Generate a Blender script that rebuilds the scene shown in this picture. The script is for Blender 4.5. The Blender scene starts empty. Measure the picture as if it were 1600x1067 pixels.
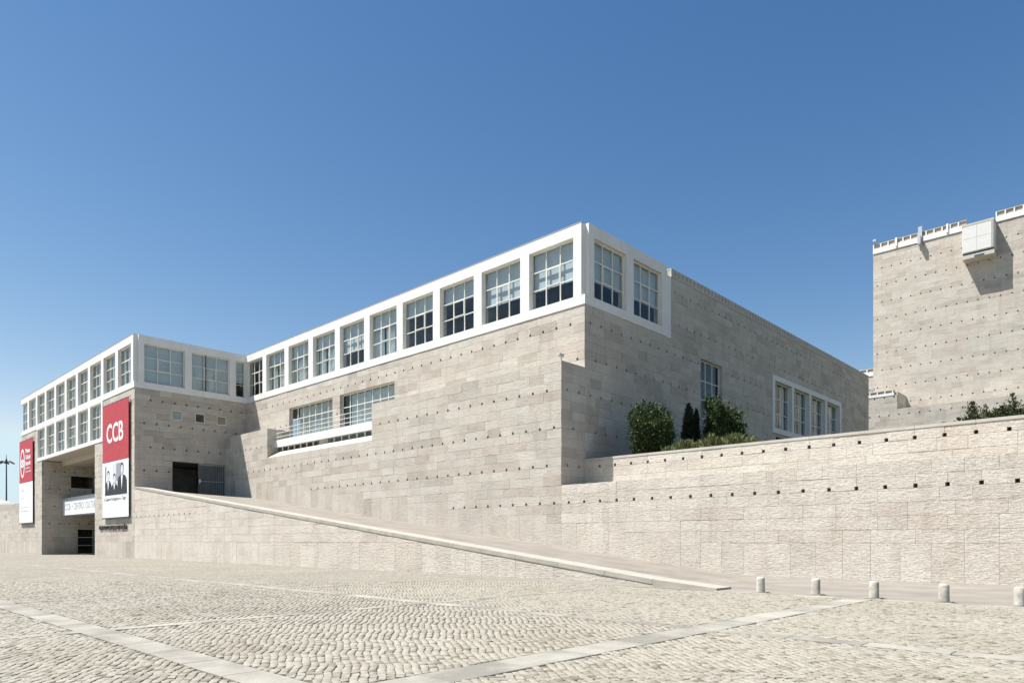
import bpy, bmesh, math, random
import numpy as np
from mathutils import Vector, Matrix, noise as mnoise

random.seed(7); rng = np.random.default_rng(7)
R = math.radians
scene = bpy.context.scene
COL = scene.collection

# ------------------------------------------------------------------ camera
CAM_H = 1.58
CA, SA = 0.7249994, 0.6887495            # cos / sin of the camera's yaw
F_PX, CX, HY = 1083.0, 800.0, 844.5      # focal length, centre and horizon in photo pixels
cd = bpy.data.cameras.new('camera'); cam = bpy.data.objects.new('camera', cd); COL.objects.link(cam)
cam.location = (0, 0, CAM_H); cam.rotation_euler = (R(90), 0, math.atan2(SA, CA))
cd.sensor_width = 36.0; cd.lens = 36.0 * F_PX / 1600.0
cd.shift_y = (HY - 533.5) / 1600.0
cd.clip_start = 0.05; cd.clip_end = 20000
scene.camera = cam

# ------------------------------------------------------------------ sky, sun, exposure
LIGHT = Vector((0.95, 1.0, -2.52)).normalized()          # direction the sunlight travels
SUN_EL = math.asin(-LIGHT.z)
SUN_AZ = math.atan2(-LIGHT.x, -LIGHT.y)                  # clockwise from +Y
w = bpy.data.worlds.new('World'); scene.world = w; w.use_nodes = True
nt = w.node_tree; bg = nt.nodes['Background']
sky = nt.nodes.new('ShaderNodeTexSky'); sky.sky_type = 'NISHITA'; sky.sun_disc = False
sky.sun_elevation = SUN_EL; sky.sun_rotation = SUN_AZ
sky.altitude = 0; sky.air_density = 1.0; sky.dust_density = 0.0; sky.ozone_density = 3.0
# one colour response for the whole sky: deeper blue overhead, paler towards the horizon, as a summer sky through a polariser
_sp = nt.nodes.new('ShaderNodeSeparateColor'); _cb = nt.nodes.new('ShaderNodeCombineColor'); nt.links.new(sky.outputs[0], _sp.inputs[0])
for _i, (_mx, _p, _k) in enumerate(((3.5, 1.69, 0.70), (5.5, 1.258, 0.86), (7.5, 0.946, 1.235))):
    _a = nt.nodes.new('ShaderNodeMath'); _a.operation = 'MINIMUM'; _a.inputs[1].default_value = _mx; nt.links.new(_sp.outputs[_i], _a.inputs[0])
    _b = nt.nodes.new('ShaderNodeMath'); _b.operation = 'POWER'; _b.inputs[1].default_value = _p; nt.links.new(_a.outputs[0], _b.inputs[0])
    _c = nt.nodes.new('ShaderNodeMath'); _c.operation = 'MULTIPLY'; _c.inputs[1].default_value = _k; nt.links.new(_b.outputs[0], _c.inputs[0])
    nt.links.new(_c.outputs[0], _cb.inputs[_i])
nt.links.new(_cb.outputs[0], bg.inputs[0]); bg.inputs[1].default_value = 0.06
sd = bpy.data.lights.new('sun', 'SUN'); sd.energy = 5.0; sd.angle = R(0.53); sd.color = (1.0, 0.985, 0.95)
sun = bpy.data.objects.new('sun', sd); COL.objects.link(sun)
sun.rotation_euler = LIGHT.to_track_quat('-Z', 'Y').to_euler(); sun.location = (-40, -40, 80)
vs = scene.view_settings
vs.view_transform = 'Standard'; vs.look = 'None'; vs.gamma = 1.0; vs.use_curve_mapping = False; vs.exposure = 0.95

# ------------------------------------------------------------------ main dimensions (metres, front facade along X, Y away from the plaza)
YA, YB, YC = 20.4, 28.15, 30.15          # entrance front / terrace wall / main front
XD, XF = -23.17, -63.17                  # side walls facing +X: main building, entrance block
YEND = 79.2                              # back end of the main building
ZF0, ZF1 = 14.5, 19.0                    # white window frame
def cop(x): return 0.1165 * (-10.4 - x)  # height of the ramp coping

def proj(X, Y, Z):
    r = X * CA + Y * SA; g = -X * SA + Y * CA
    return CX + F_PX * r / g, HY - F_PX * (Z - CAM_H) / g, g

# ------------------------------------------------------------------ materials
def newmat(name):
    m = bpy.data.materials.new(name); m.use_nodes = True
    n = m.node_tree.nodes; return m, n, m.node_tree.links, n['Principled BSDF']
def N(nodes, kind, **kw):
    x = nodes.new(kind)
    for k, v in kw.items():
        if k.startswith('i_'): x.inputs[int(k[2:])].default_value = v
        else: setattr(x, k, v)
    return x
def ramp(nodes, stops, interp='LINEAR'):
    x = nodes.new('ShaderNodeValToRGB'); x.color_ramp.interpolation = interp
    e = x.color_ramp.elements
    while len(e) < len(stops): e.new(0.5)
    for el, (p, c) in zip(e, stops): el.position = p; el.color = (*c, 1)
    return x
def mixrgb(nodes, links, a, b, fac, mode='MIX'):
    x = nodes.new('ShaderNodeMix'); x.data_type = 'RGBA'; x.blend_type = mode
    for sock, val in ((6, a), (7, b), (0, fac)):
        if hasattr(val, 'links') or isinstance(val, bpy.types.NodeSocket): links.new(val, x.inputs[sock])
        else: x.inputs[sock].default_value = val if sock == 0 else (*val, 1)
    return x.outputs[2]
def mth(nodes, links, op, a, b=0.0):
    x = nodes.new('ShaderNodeMath'); x.operation = op
    for i, v in enumerate((a, b)):
        if isinstance(v, bpy.types.NodeSocket): links.new(v, x.inputs[i])
        else: x.inputs[i].default_value = v
    return x.outputs[0]
def noise(nodes, links, vec, scale, detail=4, rough=0.55):
    x = N(nodes, 'ShaderNodeTexNoise'); x.inputs['Scale'].default_value = scale
    x.inputs['Detail'].default_value = detail; x.inputs['Roughness'].default_value = rough
    links.new(vec, x.inputs['Vector']); return x.outputs[0]
def worldpos(nodes, links, scale=(1, 1, 1)):
    g = nodes.new('ShaderNodeNewGeometry'); mp = nodes.new('ShaderNodeMapping')
    mp.inputs['Scale'].default_value = scale; links.new(g.outputs['Position'], mp.inputs[0]); return mp.outputs[0]
def warmed(nodes, links, sock):                                # sun's warm tint put into the surface colours so shade looks less blue
    return mixrgb(nodes, links, sock, (1.0, 0.982, 0.955), 1.0, 'MULTIPLY')
def piece_random(nodes, links):
    oi = nodes.new('ShaderNodeObjectInfo'); at = nodes.new('ShaderNodeAttribute'); at.attribute_name = 'rnd'
    s = mth(nodes, links, 'ADD', oi.outputs['Random'], at.outputs['Fac'])
    return mth(nodes, links, 'FRACT', s)

def stone_mat(name, tone=1.0, spread=1.0, relief=1.0):
    m, n, l, p = newmat(name)
    rnd = piece_random(n, l)
    mean = (0.508, 0.468, 0.412)
    t = lambda c: tuple((m_ + (v * k_ - m_) * spread) * tone for v, m_, k_ in zip(c, mean, (1.0, 0.995, 0.975)))
    pal = ramp(n, [(0.0, t((0.40, 0.366, 0.324))), (0.10, t((0.465, 0.430, 0.384))), (0.28, t((0.522, 0.488, 0.438))), (0.45, t((0.492, 0.452, 0.404))),
                   (0.62, t((0.545, 0.514, 0.466))), (0.80, t((0.500, 0.456, 0.406))), (0.93, t((0.462, 0.412, 0.360))), (1.0, t((0.420, 0.376, 0.330)))])
    l.new(rnd, pal.inputs[0])
    v1 = worldpos(n, l, (1, 1, 1.7)); v2 = worldpos(n, l, (1, 1, 5.0)); v3 = worldpos(n, l)
    # shift the pattern from stone to stone so that the veins stop at the joints
    off = n.new('ShaderNodeVectorMath'); off.operation = 'ADD'; l.new(v1, off.inputs[0])
    cmb = n.new('ShaderNodeCombineXYZ'); big = mth(n, l, 'MULTIPLY', rnd, 37.0)
    for i in range(3): l.new(big, cmb.inputs[i])
    l.new(cmb.outputs[0], off.inputs[1])
    n1 = noise(n, l, off.outputs[0], 1.3, 6, 0.65)
    r1 = ramp(n, [(0.25, (0.80, 0.78, 0.75)), (0.5, (1, 1, 1)), (0.8, (1.10, 1.09, 1.07))]); l.new(n1, r1.inputs[0])
    c = mixrgb(n, l, pal.outputs[0], r1.outputs[0], 0.6, 'MULTIPLY')
    nb = noise(n, l, worldpos(n, l, (0.5, 0.5, 1.3)), 0.8, 6, 0.6)   # long level beds that run on from stone to stone
    rb = ramp(n, [(0.3, (0.84, 0.83, 0.82)), (0.5, (1, 1, 1)), (0.72, (1.07, 1.07, 1.06))]); l.new(nb, rb.inputs[0])
    c = mixrgb(n, l, c, rb.outputs[0], 0.6, 'MULTIPLY')
    n2 = noise(n, l, v3, 0.22, 5, 0.6)                                  # reddish and ochre veins of the limestone
    r2 = ramp(n, [(0.53, (0, 0, 0)), (0.68, (1, 1, 1))]); l.new(n2, r2.inputs[0])
    c = mixrgb(n, l, c, (0.46 * tone, 0.375 * tone, 0.315 * tone), mth(n, l, 'MULTIPLY', r2.outputs[0], mth(n, l, 'MULTIPLY', rnd, 0.55)))
    n4 = noise(n, l, worldpos(n, l, (1, 1, 0.12)), 1.7, 4, 0.6)         # rain streaks
    r4 = ramp(n, [(0.52, (1, 1, 1)), (0.78, (0.80, 0.78, 0.76))]); l.new(n4, r4.inputs[0])
    c = mixrgb(n, l, c, r4.outputs[0], 0.7, 'MULTIPLY')
    l.new(warmed(n, l, c), p.inputs['Base Color']); p.inputs['Roughness'].default_value = 0.9
    p.inputs['Specular IOR Level'].default_value = 0.2
    # split-face relief: broad ripples and fine chips
    b1 = noise(n, l, off.outputs[0], 5.0, 5, 0.66); b2 = noise(n, l, v2, 4.2, 6, 0.72)
    sharp = ramp(n, [(0.40, (0, 0, 0)), (0.46, (0.5, 0.5, 0.5)), (0.55, (0.56, 0.56, 0.56)), (0.60, (1, 1, 1))]); l.new(b2, sharp.inputs[0])
    h = mth(n, l, 'ADD', mth(n, l, 'MULTIPLY', b1, 0.55), mth(n, l, 'MULTIPLY', sharp.outputs[0], 0.34))
    bp = n.new('ShaderNodeBump'); bp.inputs['Strength'].default_value = 1.0; bp.inputs['Distance'].default_value = 0.05 * relief
    l.new(h, bp.inputs['Height']); l.new(bp.outputs[0], p.inputs['Normal'])
    return m

def plain(name, col, rough=0.6, spec=0.3, var=0.08, scale=2.0, bump=0.0, metal=0.0):
    m, n, l, p = newmat(name)
    v = worldpos(n, l); f = noise(n, l, v, scale, 5, 0.6)
    r = ramp(n, [(0.25, tuple(c * (1 - var) for c in col)), (0.75, tuple(min(1, c * (1 + var)) for c in col))]); l.new(f, r.inputs[0])
    l.new(r.outputs[0], p.inputs['Base Color']); p.inputs['Roughness'].default_value = rough
    p.inputs['Specular IOR Level'].default_value = spec; p.inputs['Metallic'].default_value = metal
    if bump:
        f2 = noise(n, l, v, scale * 12, 4, 0.6); bp = n.new('ShaderNodeBump'); bp.inputs['Distance'].default_value = bump
        l.new(f2, bp.inputs['Height']); l.new(bp.outputs[0], p.inputs['Normal'])
    return m

def glass_mat():
    m, n, l, p = newmat('window_glass'); n.remove(p)
    out = n['Material Output']
    tr = n.new('ShaderNodeBsdfTransparent'); tr.inputs[0].default_value = (0.875, 0.905, 0.905, 1)
    gl = n.new('ShaderNodeBsdfGlossy'); gl.inputs['Roughness'].default_value = 0.02; gl.inputs[0].default_value = (0.95, 0.98, 1, 1)
    v = worldpos(n, l); nz = noise(n, l, v, 0.9, 2, 0.5)
    bp = n.new('ShaderNodeBump'); bp.inputs['Distance'].default_value = 0.006; l.new(nz, bp.inputs['Height'])
    l.new(bp.outputs[0], gl.inputs['Normal'])
    lw = n.new('ShaderNodeLayerWeight'); lw.inputs[0].default_value = 0.5           # Schlick reflectance, the same from both sides
    fac = mth(n, l, 'ADD', mth(n, l, 'MULTIPLY', mth(n, l, 'POWER', lw.outputs['Facing'], 5.0), 0.6), 0.03)
    mx = n.new('ShaderNodeMixShader'); l.new(fac, mx.inputs[0]); l.new(tr.outputs[0], mx.inputs[1]); l.new(gl.outputs[0], mx.inputs[2])
    l.new(mx.outputs[0], out.inputs[0]); return m

def white_mat():
    m, n, l, p = newmat('white_render')
    f = noise(n, l, worldpos(n, l), 0.8, 5, 0.65); r = ramp(n, [(0.3, (0.635, 0.63, 0.605)), (0.6, (0.70, 0.695, 0.675))]); l.new(f, r.inputs[0])
    g = noise(n, l, worldpos(n, l, (1, 1, 0.06)), 3.2, 5, 0.7); r2 = ramp(n, [(0.56, (1, 1, 1)), (0.76, (0.86, 0.85, 0.82))]); l.new(g, r2.inputs[0])
    l.new(warmed(n, l, mixrgb(n, l, r.outputs[0], r2.outputs[0], 0.9, 'MULTIPLY')), p.inputs['Base Color']); p.inputs['Roughness'].default_value = 0.75
    p.inputs['Specular IOR Level'].default_value = 0.25
    return m

def cobble_mat():
    m, n, l, p = newmat('cobble_limestone')
    rnd = piece_random(n, l)
    pal = ramp(n, [(0.0, (0.15, 0.133, 0.108)), (0.10, (0.25, 0.229, 0.187)), (0.35, (0.292, 0.270, 0.223)), (0.7, (0.325, 0.302, 0.252)), (0.92, (0.275, 0.248, 0.203)), (1.0, (0.225, 0.198, 0.158))]); l.new(rnd, pal.inputs[0])
    v = worldpos(n, l); big = noise(n, l, v, 0.25, 4, 0.6)
    rb = ramp(n, [(0.28, (0.84, 0.82, 0.79)), (0.5, (1, 1, 1)), (0.7, (1.06, 1.06, 1.06))]); l.new(big, rb.inputs[0])
    c = mixrgb(n, l, pal.outputs[0], rb.outputs[0], 1.0, 'MULTIPLY')
    st = noise(n, l, v, 0.9, 6, 0.7); rs = ramp(n, [(0.60, (1, 1, 1)), (0.74, (0.80, 0.77, 0.73))]); l.new(st, rs.inputs[0])
    c = mixrgb(n, l, c, rs.outputs[0], 1.0, 'MULTIPLY')
    f = noise(n, l, v, 40, 3, 0.6); rf = ramp(n, [(0.3, (0.86, 0.85, 0.83)), (0.7, (1.08, 1.08, 1.08))]); l.new(f, rf.inputs[0])
    c = mixrgb(n, l, c, rf.outputs[0], 0.8, 'MULTIPLY')
    l.new(warmed(n, l, c), p.inputs['Base Color']); p.inputs['Roughness'].default_value = 0.75; p.inputs['Specular IOR Level'].default_value = 0.25
    bp = n.new('ShaderNodeBump'); bp.inputs['Distance'].default_value = 0.006; l.new(f, bp.inputs['Height']); l.new(bp.outputs[0], p.inputs['Normal'])
    return m

def ground_mat():                                             # plaza too far away to tell the cobbles apart
    m, n, l, p = newmat('plaza_far_cobbles')
    v = worldpos(n, l); big = noise(n, l, v, 0.25, 4, 0.6)
    rb = ramp(n, [(0.3, (0.255, 0.235, 0.196)), (0.7, (0.298, 0.277, 0.232))]); l.new(big, rb.inputs[0])
    vo = n.new('ShaderNodeTexVoronoi'); vo.inputs['Scale'].default_value = 8.5; l.new(v, vo.inputs['Vector'])
    rv = ramp(n, [(0.0, (1.1, 1.1, 1.1)), (0.45, (1.0, 1.0, 1.0)), (0.62, (0.5, 0.48, 0.45))]); l.new(vo.outputs['Distance'], rv.inputs[0])
    c = mixrgb(n, l, rb.outputs[0], rv.outputs[0], 0.7, 'MULTIPLY')
    f = noise(n, l, v, 3.0, 5, 0.7); rf = ramp(n, [(0.3, (0.88, 0.87, 0.85)), (0.7, (1.08, 1.08, 1.08))]); l.new(f, rf.inputs[0])
    c = mixrgb(n, l, c, rf.outputs[0], 0.8, 'MULTIPLY')
    l.new(warmed(n, l, c), p.inputs['Base Color']); p.inputs['Roughness'].default_value = 0.85; p.inputs['Specular IOR Level'].default_value = 0.2
    return m

def slab_mat():                                               # worn pale paving slabs, grey at the edges
    m, n, l, p = newmat('paving_slab_stone')
    rnd = piece_random(n, l); v = worldpos(n, l)
    f = noise(n, l, v, 0.9, 5, 0.6); r = ramp(n, [(0.36, (0.21, 0.197, 0.171)), (0.52, (0.29, 0.271, 0.234)), (0.70, (0.365, 0.342, 0.297))])
    s = mth(n, l, 'ADD', f, mth(n, l, 'MULTIPLY', mth(n, l, 'SUBTRACT', rnd, 0.5), 0.22)); l.new(s, r.inputs[0])
    f2 = noise(n, l, v, 25, 4, 0.65); r2 = ramp(n, [(0.3, (0.88, 0.88, 0.87)), (0.7, (1.06, 1.06, 1.06))]); l.new(f2, r2.inputs[0])
    c = mixrgb(n, l, r.outputs[0], r2.outputs[0], 0.8, 'MULTIPLY')
    l.new(warmed(n, l, c), p.inputs['Base Color']); p.inputs['Roughness'].default_value = 0.85; p.inputs['Specular IOR Level'].default_value = 0.15
    bp = n.new('ShaderNodeBump'); bp.inputs['Distance'].default_value = 0.004; l.new(f2, bp.inputs['Height']); l.new(bp.outputs[0], p.inputs['Normal'])
    return m

def leaf_mat(name, dark, light):
    m, n, l, p = newmat(name)
    at = n.new('ShaderNodeAttribute'); at.attribute_name = 'rnd'
    r = ramp(n, [(0.0, dark), (1.0, light)]); l.new(at.outputs['Fac'], r.inputs[0])
    l.new(r.outputs[0], p.inputs['Base Color']); p.inputs['Roughness'].default_value = 0.55; p.inputs['Specular IOR Level'].default_value = 0.3
    return m

M = {
 'stone': stone_mat('limestone_blocks', 1.0, 0.95, 0.95),
 'stone_low': stone_mat('clean_split_face_limestone', 1.17, 0.42, 1.2),
 'stone_far': stone_mat('limestone_blocks_distant', 0.95, 0.75, 0.8),
 'backing': plain('wall_backing', (0.16, 0.14, 0.12), 0.95),
 'white': white_mat(),
 'muntin': plain('cream_window_bars', (0.680, 0.655, 0.577), 0.5),
 'grey_gap': plain('dark_window_rebate', (0.07, 0.075, 0.075), 0.6),
 'glass': glass_mat(),
 'blind': plain('blue_grey_roller_blind', (0.60, 0.635, 0.655), 0.8, 0.2, 0.06, 0.9),
 'curtain': plain('pale_curtain', (0.72, 0.75, 0.75), 0.9, 0.1, 0.08, 2.5),
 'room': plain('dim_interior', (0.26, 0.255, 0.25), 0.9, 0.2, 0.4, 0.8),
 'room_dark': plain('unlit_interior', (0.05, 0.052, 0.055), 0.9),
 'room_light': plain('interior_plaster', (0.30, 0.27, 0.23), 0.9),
 'soffit': plain('cream_soffit', (0.500, 0.446, 0.372), 0.8, 0.2, 0.06, 0.8),
 'coping_ramp': plain('worn_ramp_coping', (0.365, 0.333, 0.279), 0.8, 0.25, 0.16, 2.0, 0.006),
 'coping': plain('pale_coping_stone', (0.440, 0.405, 0.346), 0.75, 0.25, 0.12, 1.5, 0.004),
 'teeth': plain('parapet_tan_backing', (0.400, 0.349, 0.279), 0.85),
 'road': plain('worn_beige_paving', (0.235, 0.207, 0.173), 0.8, 0.25, 0.22, 0.7, 0.004),
 'sand': plain('joint_sand', (0.140, 0.121, 0.093), 0.95, 0.1, 0.2, 6.0),
 'cobble': cobble_mat(), 'ground': ground_mat(), 'slab': slab_mat(),
 'red': plain('red_banner_fabric', (0.42, 0.058, 0.070), 0.65, 0.2, 0.07, 0.12, 0.05),
 'banner_white': plain('white_banner_fabric', (0.74, 0.74, 0.735), 0.65, 0.2, 0.02, 0.12, 0.04),
 'ink': plain('black_print', (0.030, 0.031, 0.036), 0.7), 'ink_mid': plain('grey_print', (0.28, 0.28, 0.30), 0.7), 'ink_pale': plain('pale_grey_print', (0.56, 0.56, 0.585), 0.7),
 'photo_grey': plain('light_grey_print', (0.66, 0.66, 0.68), 0.7),
 'bronze': plain('dark_bronze_letters', (0.055, 0.047, 0.036), 0.5, 0.4),
 'metal': plain('galvanised_metal', (0.42, 0.43, 0.43), 0.45, 0.5, 0.06, 3, 0, 0.3),
 'dark_metal': plain('dark_steel', (0.05, 0.06, 0.07), 0.5, 0.5),
 'panel': plain('pale_metal_panel', (0.580, 0.563, 0.521), 0.5, 0.4, 0.04),
 'bollard': plain('bollard_limestone', (0.465, 0.425, 0.36), 0.85, 0.2, 0.38, 7.0, 0.012),
 'soil': plain('low_bounce_terrace_ground', (0.060, 0.062, 0.032), 0.95, 0.1, 0.25, 1.0),  # unseen from below; kept dark to cut bounce onto the side wall
 'leaf_a': leaf_mat('shrub_leaves', (0.018, 0.032, 0.010), (0.066, 0.098, 0.025)),
 'leaf_b': leaf_mat('cypress_leaves', (0.016, 0.026, 0.012), (0.045, 0.062, 0.026)),
 'leaf_c': leaf_mat('hedge_leaves', (0.040, 0.050, 0.018), (0.125, 0.128, 0.050)),
 'grass': leaf_mat('terrace_grass_blades', (0.070, 0.085, 0.028), (0.175, 0.190, 0.072)),
 'bark': plain('shrub_bark', (0.11, 0.085, 0.06), 0.95),
}

# ------------------------------------------------------------------ mesh helpers
class MB:
    def __init__(s): s.v = []; s.f = []; s.r = []
    def quad(s, pts, rnd=None):
        i = len(s.v); s.v += [tuple(p) for p in pts]; s.f.append(tuple(range(i, i + len(pts))))
        s.r.append(random.random() if rnd is None else rnd)
    def box(s, a, b):
        x0, y0, z0 = (min(a[i], b[i]) for i in range(3)); x1, y1, z1 = (max(a[i], b[i]) for i in range(3))
        i = len(s.v)
        s.v += [(x0,y0,z0),(x1,y0,z0),(x1,y1,z0),(x0,y1,z0),(x0,y0,z1),(x1,y0,z1),(x1,y1,z1),(x0,y1,z1)]
        for q in ((0,3,2,1),(4,5,6,7),(0,1,5,4),(1,2,6,5),(2,3,7,6),(3,0,4,7)): s.f.append(tuple(i + k for k in q))
        r = random.random(); s.r += [r] * 6
    def prism(s, front, back, caps=True, rnd=None, backface=False):
        n = len(front); i = len(s.v); s.v += [tuple(p) for p in front] + [tuple(p) for p in back]
        r = random.random() if rnd is None else rnd
        s.f.append(tuple(range(i, i + n))); s.r.append(r)
        if backface: s.f.append(tuple(reversed(range(i + n, i + 2 * n)))); s.r.append(r)
        for k in range(n):
            k2 = (k + 1) % n; s.f.append((i + k2, i + k, i + n + k, i + n + k2)); s.r.append(r)
    def tube(s, p0, p1, r0, r1=None, n=8, cap=True):
        r1 = r0 if r1 is None else r1
        p0 = Vector(p0); p1 = Vector(p1); d = (p1 - p0).normalized()
        a = d.orthogonal().normalized(); b = d.cross(a); i = len(s.v)
        for p, r in ((p0, r0), (p1, r1)):
            for k in range(n):
                t = 2 * math.pi * k / n; s.v.append(tuple(p + a * (r * math.cos(t)) + b * (r * math.sin(t))))
        for k in range(n):
            k2 = (k + 1) % n; s.f.append((i + k, i + k2, i + n + k2, i + n + k)); s.r.append(0.5)
        if cap: s.f.append(tuple(range(i + n, i + 2 * n))); s.f.append(tuple(reversed(range(i, i + n)))); s.r += [0.5, 0.5]
    def mesh(s, name, mat, attr=False, smooth=False):
        me = bpy.data.meshes.new(name); me.from_pydata(s.v, [], s.f); me.materials.append(M[mat] if isinstance(mat, str) else mat)
        if attr:
            at = me.attributes.new('rnd', 'FLOAT', 'FACE'); at.data.foreach_set('value', np.array(s.r, dtype=np.float32))
        if smooth: me.polygons.foreach_set('use_smooth', [True] * len(me.polygons))
        me.update(); return me
    def build(s, name, mat, parent=None, attr=False, smooth=False, kind=None):
        return link(name, s.mesh(name, mat, attr, smooth), parent, kind)
def link(name, me, parent=None, kind=None, loc=None):
    o = bpy.data.objects.new(name, me); COL.objects.link(o)
    if parent is not None: o.parent = parent
    if kind: o['kind'] = kind
    if loc is not None: o.location = loc
    return o
def thing(name, label, cat, group=None, loc=(0, 0, 0)):
    o = bpy.data.objects.new(name, None); COL.objects.link(o); o.location = loc; o.empty_display_size = 0.2
    o['label'] = label; o['category'] = cat
    if group: o['group'] = group
    return o
def tag(o, label, cat, group=None):
    o['label'] = label; o['category'] = cat
    if group: o['group'] = group
    return o

class Plane:
    """A vertical wall plane: u runs along it, z up, depth d goes into the building."""
    def __init__(s, axis, pos): s.axis = axis; s.pos = pos
    def P(s, u, z, d=0.0):
        return (u, s.pos + d, z) if s.axis == 'X' else (s.pos - d, u, z)
    def box(s, mb, u0, u1, z0, z1, d0, d1): mb.box(s.P(u0, z0, d0), s.P(u1, z1, d1))
PA, PB, PC = Plane('X', YA), Plane('X', YB), Plane('X', YC)
PD, PF = Plane('Y', XD), Plane('Y', XF)

def subtract(rects, hole):
    out = []; a, b, c, d = hole
    for (u0, u1, z0, z1) in rects:
        if u1 <= a + 1e-6 or u0 >= b - 1e-6 or z1 <= c + 1e-6 or z0 >= d - 1e-6: out.append((u0, u1, z0, z1)); continue
        if z0 < c: out.append((u0, u1, z0, c))
        if z1 > d: out.append((u0, u1, d, z1))
        zz0, zz1 = max(z0, c), min(z1, d)
        if u0 < a: out.append((u0, a, zz0, zz1))
        if u1 > b: out.append((b, u1, zz0, zz1))
    return [r for r in out if r[1] - r[0] > 0.02 and r[3] - r[2] > 0.02]

G = 0.004        # half a joint
HOLE = 0.14     # square putlog holes
DEPTH = 0.36
def clip_line(poly, f):
    """keep the part of a polygon where f(u,z) >= 0"""
    out = []
    for i in range(len(poly)):
        a, b = poly[i], poly[(i + 1) % len(poly)]; fa, fb = f(*a), f(*b)
        if fa >= 0: out.append(a)
        if (fa >= 0) != (fb >= 0):
            t = fa / (fa - fb); out.append((a[0] + t * (b[0] - a[0]), a[1] + t * (b[1] - a[1])))
    return out

def lay_stones(u0, u1, z0, z1, openings=(), plinth=None, hole_u=0.0, hole_par=0, plinth_top=None, first=1.5, holes_ok=None, clip=None, gap=None):
    """Courses of 0.5 m; holes every 2 m of height and every metre along, staggered. Returns polygons."""
    polys = []
    def emit(a, b, c, d, holes=()):
        for (ra, rb, rc, rd) in _sub((a, b, c, d)):
            g0 = G if gap is None else gap
            x0, x1, y0, y1 = ra + g0, rb - g0, rc + g0, rd - g0
            if x1 - x0 < 0.03 or y1 - y0 < 0.03: continue
            pts = [(x0, y0)]
            hs = sorted(h for h in holes if abs(rc - c) < 1e-6 and h > x0 - HOLE / 2 and h < x1 + HOLE / 2)
            start_notch = False
            pl = []
            cur = x0; zc = y0
            # bottom edge with square notches
            pl = []
            x = x0
            for h in hs:
                ha, hb = h - HOLE / 2, h + HOLE / 2
                if ha <= x0:
                    pl += [(hb, y0)] if not pl else []
                    left = (x0, y0 + HOLE); pl = [left, (hb, y0 + HOLE), (hb, y0)]
                elif hb >= x1:
                    if not pl: pl = [(x0, y0)]
                    pl += [(ha, y0), (ha, y0 + HOLE), (x1, y0 + HOLE)]
                else:
                    if not pl: pl = [(x0, y0)]
                    pl += [(ha, y0), (ha, y0 + HOLE), (hb, y0 + HOLE), (hb, y0)]
            if not pl: pl = [(x0, y0)]
            if abs(pl[-1][0] - x1) > 1e-6: pl.append((x1, y0))
            poly = pl + [(x1, y1), (x0, y1)]
            if clip:
                if any(clip(*q) < 0 for q in poly):
                    poly = clip_line([(x0, y0), (x1, y0), (x1, y1), (x0, y1)], clip)
                    if len(poly) < 3: continue
            polys.append(poly)
    def _sub(r):
        rs = [r]
        for h in openings: rs = subtract(rs, h)
        return rs
    base = z0
    if plinth_top:                                   # tall slabs at the foot, stepping up with the ramp
        u = u0
        while u < u1 - 1e-6:
            ub = min(u1, u + 1.0); emit(u, ub, base, min(z1, plinth_top(0.5 * (u + ub)))); u = ub
    k0 = int(round((first - 1.5) / 0.5)); z = 1.5 + 0.5 * k0
    while z < z1 - 1e-6:
        zt = min(z1, z + 0.5); kk = (z - 3.5) / 2.0; isrow = abs(kk - round(kk)) < 1e-6 and z >= 3.4
        spans = [(u0, u1)]
        if plinth_top:
            spans = []; u = u0; st = None
            while u < u1 - 1e-6:
                ub = min(u1, u + 1.0); ok = plinth_top(0.5 * (u + ub)) <= z + 1e-6
                if ok and st is None: st = u
                if not ok and st is not None: spans.append((st, u)); st = None
                u = ub
            if st is not None: spans.append((st, u1))
        for (a, b) in spans:
            if isrow:
                off = (hole_u + (0.5 if (int(round(kk)) + hole_par) % 2 else 0.0))
                h0 = math.ceil(a - off) + off; hs = [h0 + i for i in range(int(b - h0) + 1) if h0 + i < b - 0.1 and h0 + i > a + 0.1]
                if holes_ok: hs = [h for h in hs if holes_ok(h, z)]
                js = [a] + [h for h in hs if random.random() < 0.78] + [b]
            else:
                hs = []; js = [a]; x = a - random.choice((0, .5, 1.0, .25))
                while x < b:
                    x += random.choice((1.0, 1.0, 1.5, 1.5, 2.0, 1.25))
                    if a + 0.25 < x < b - 0.25: js.append(x)
                js.append(b)
            if isrow:
                js2 = [js[0]]
                for q in js[1:-1]:
                    if q - js2[-1] > 0.3: js2.append(q)
                js = js2 + [js[-1]]
            for i in range(len(js) - 1):
                emit(js[i], js[i + 1], z, zt, [h for h in hs if js[i] - 0.1 < h < js[i + 1] + 0.1])
        z += 0.5
    return polys

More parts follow.
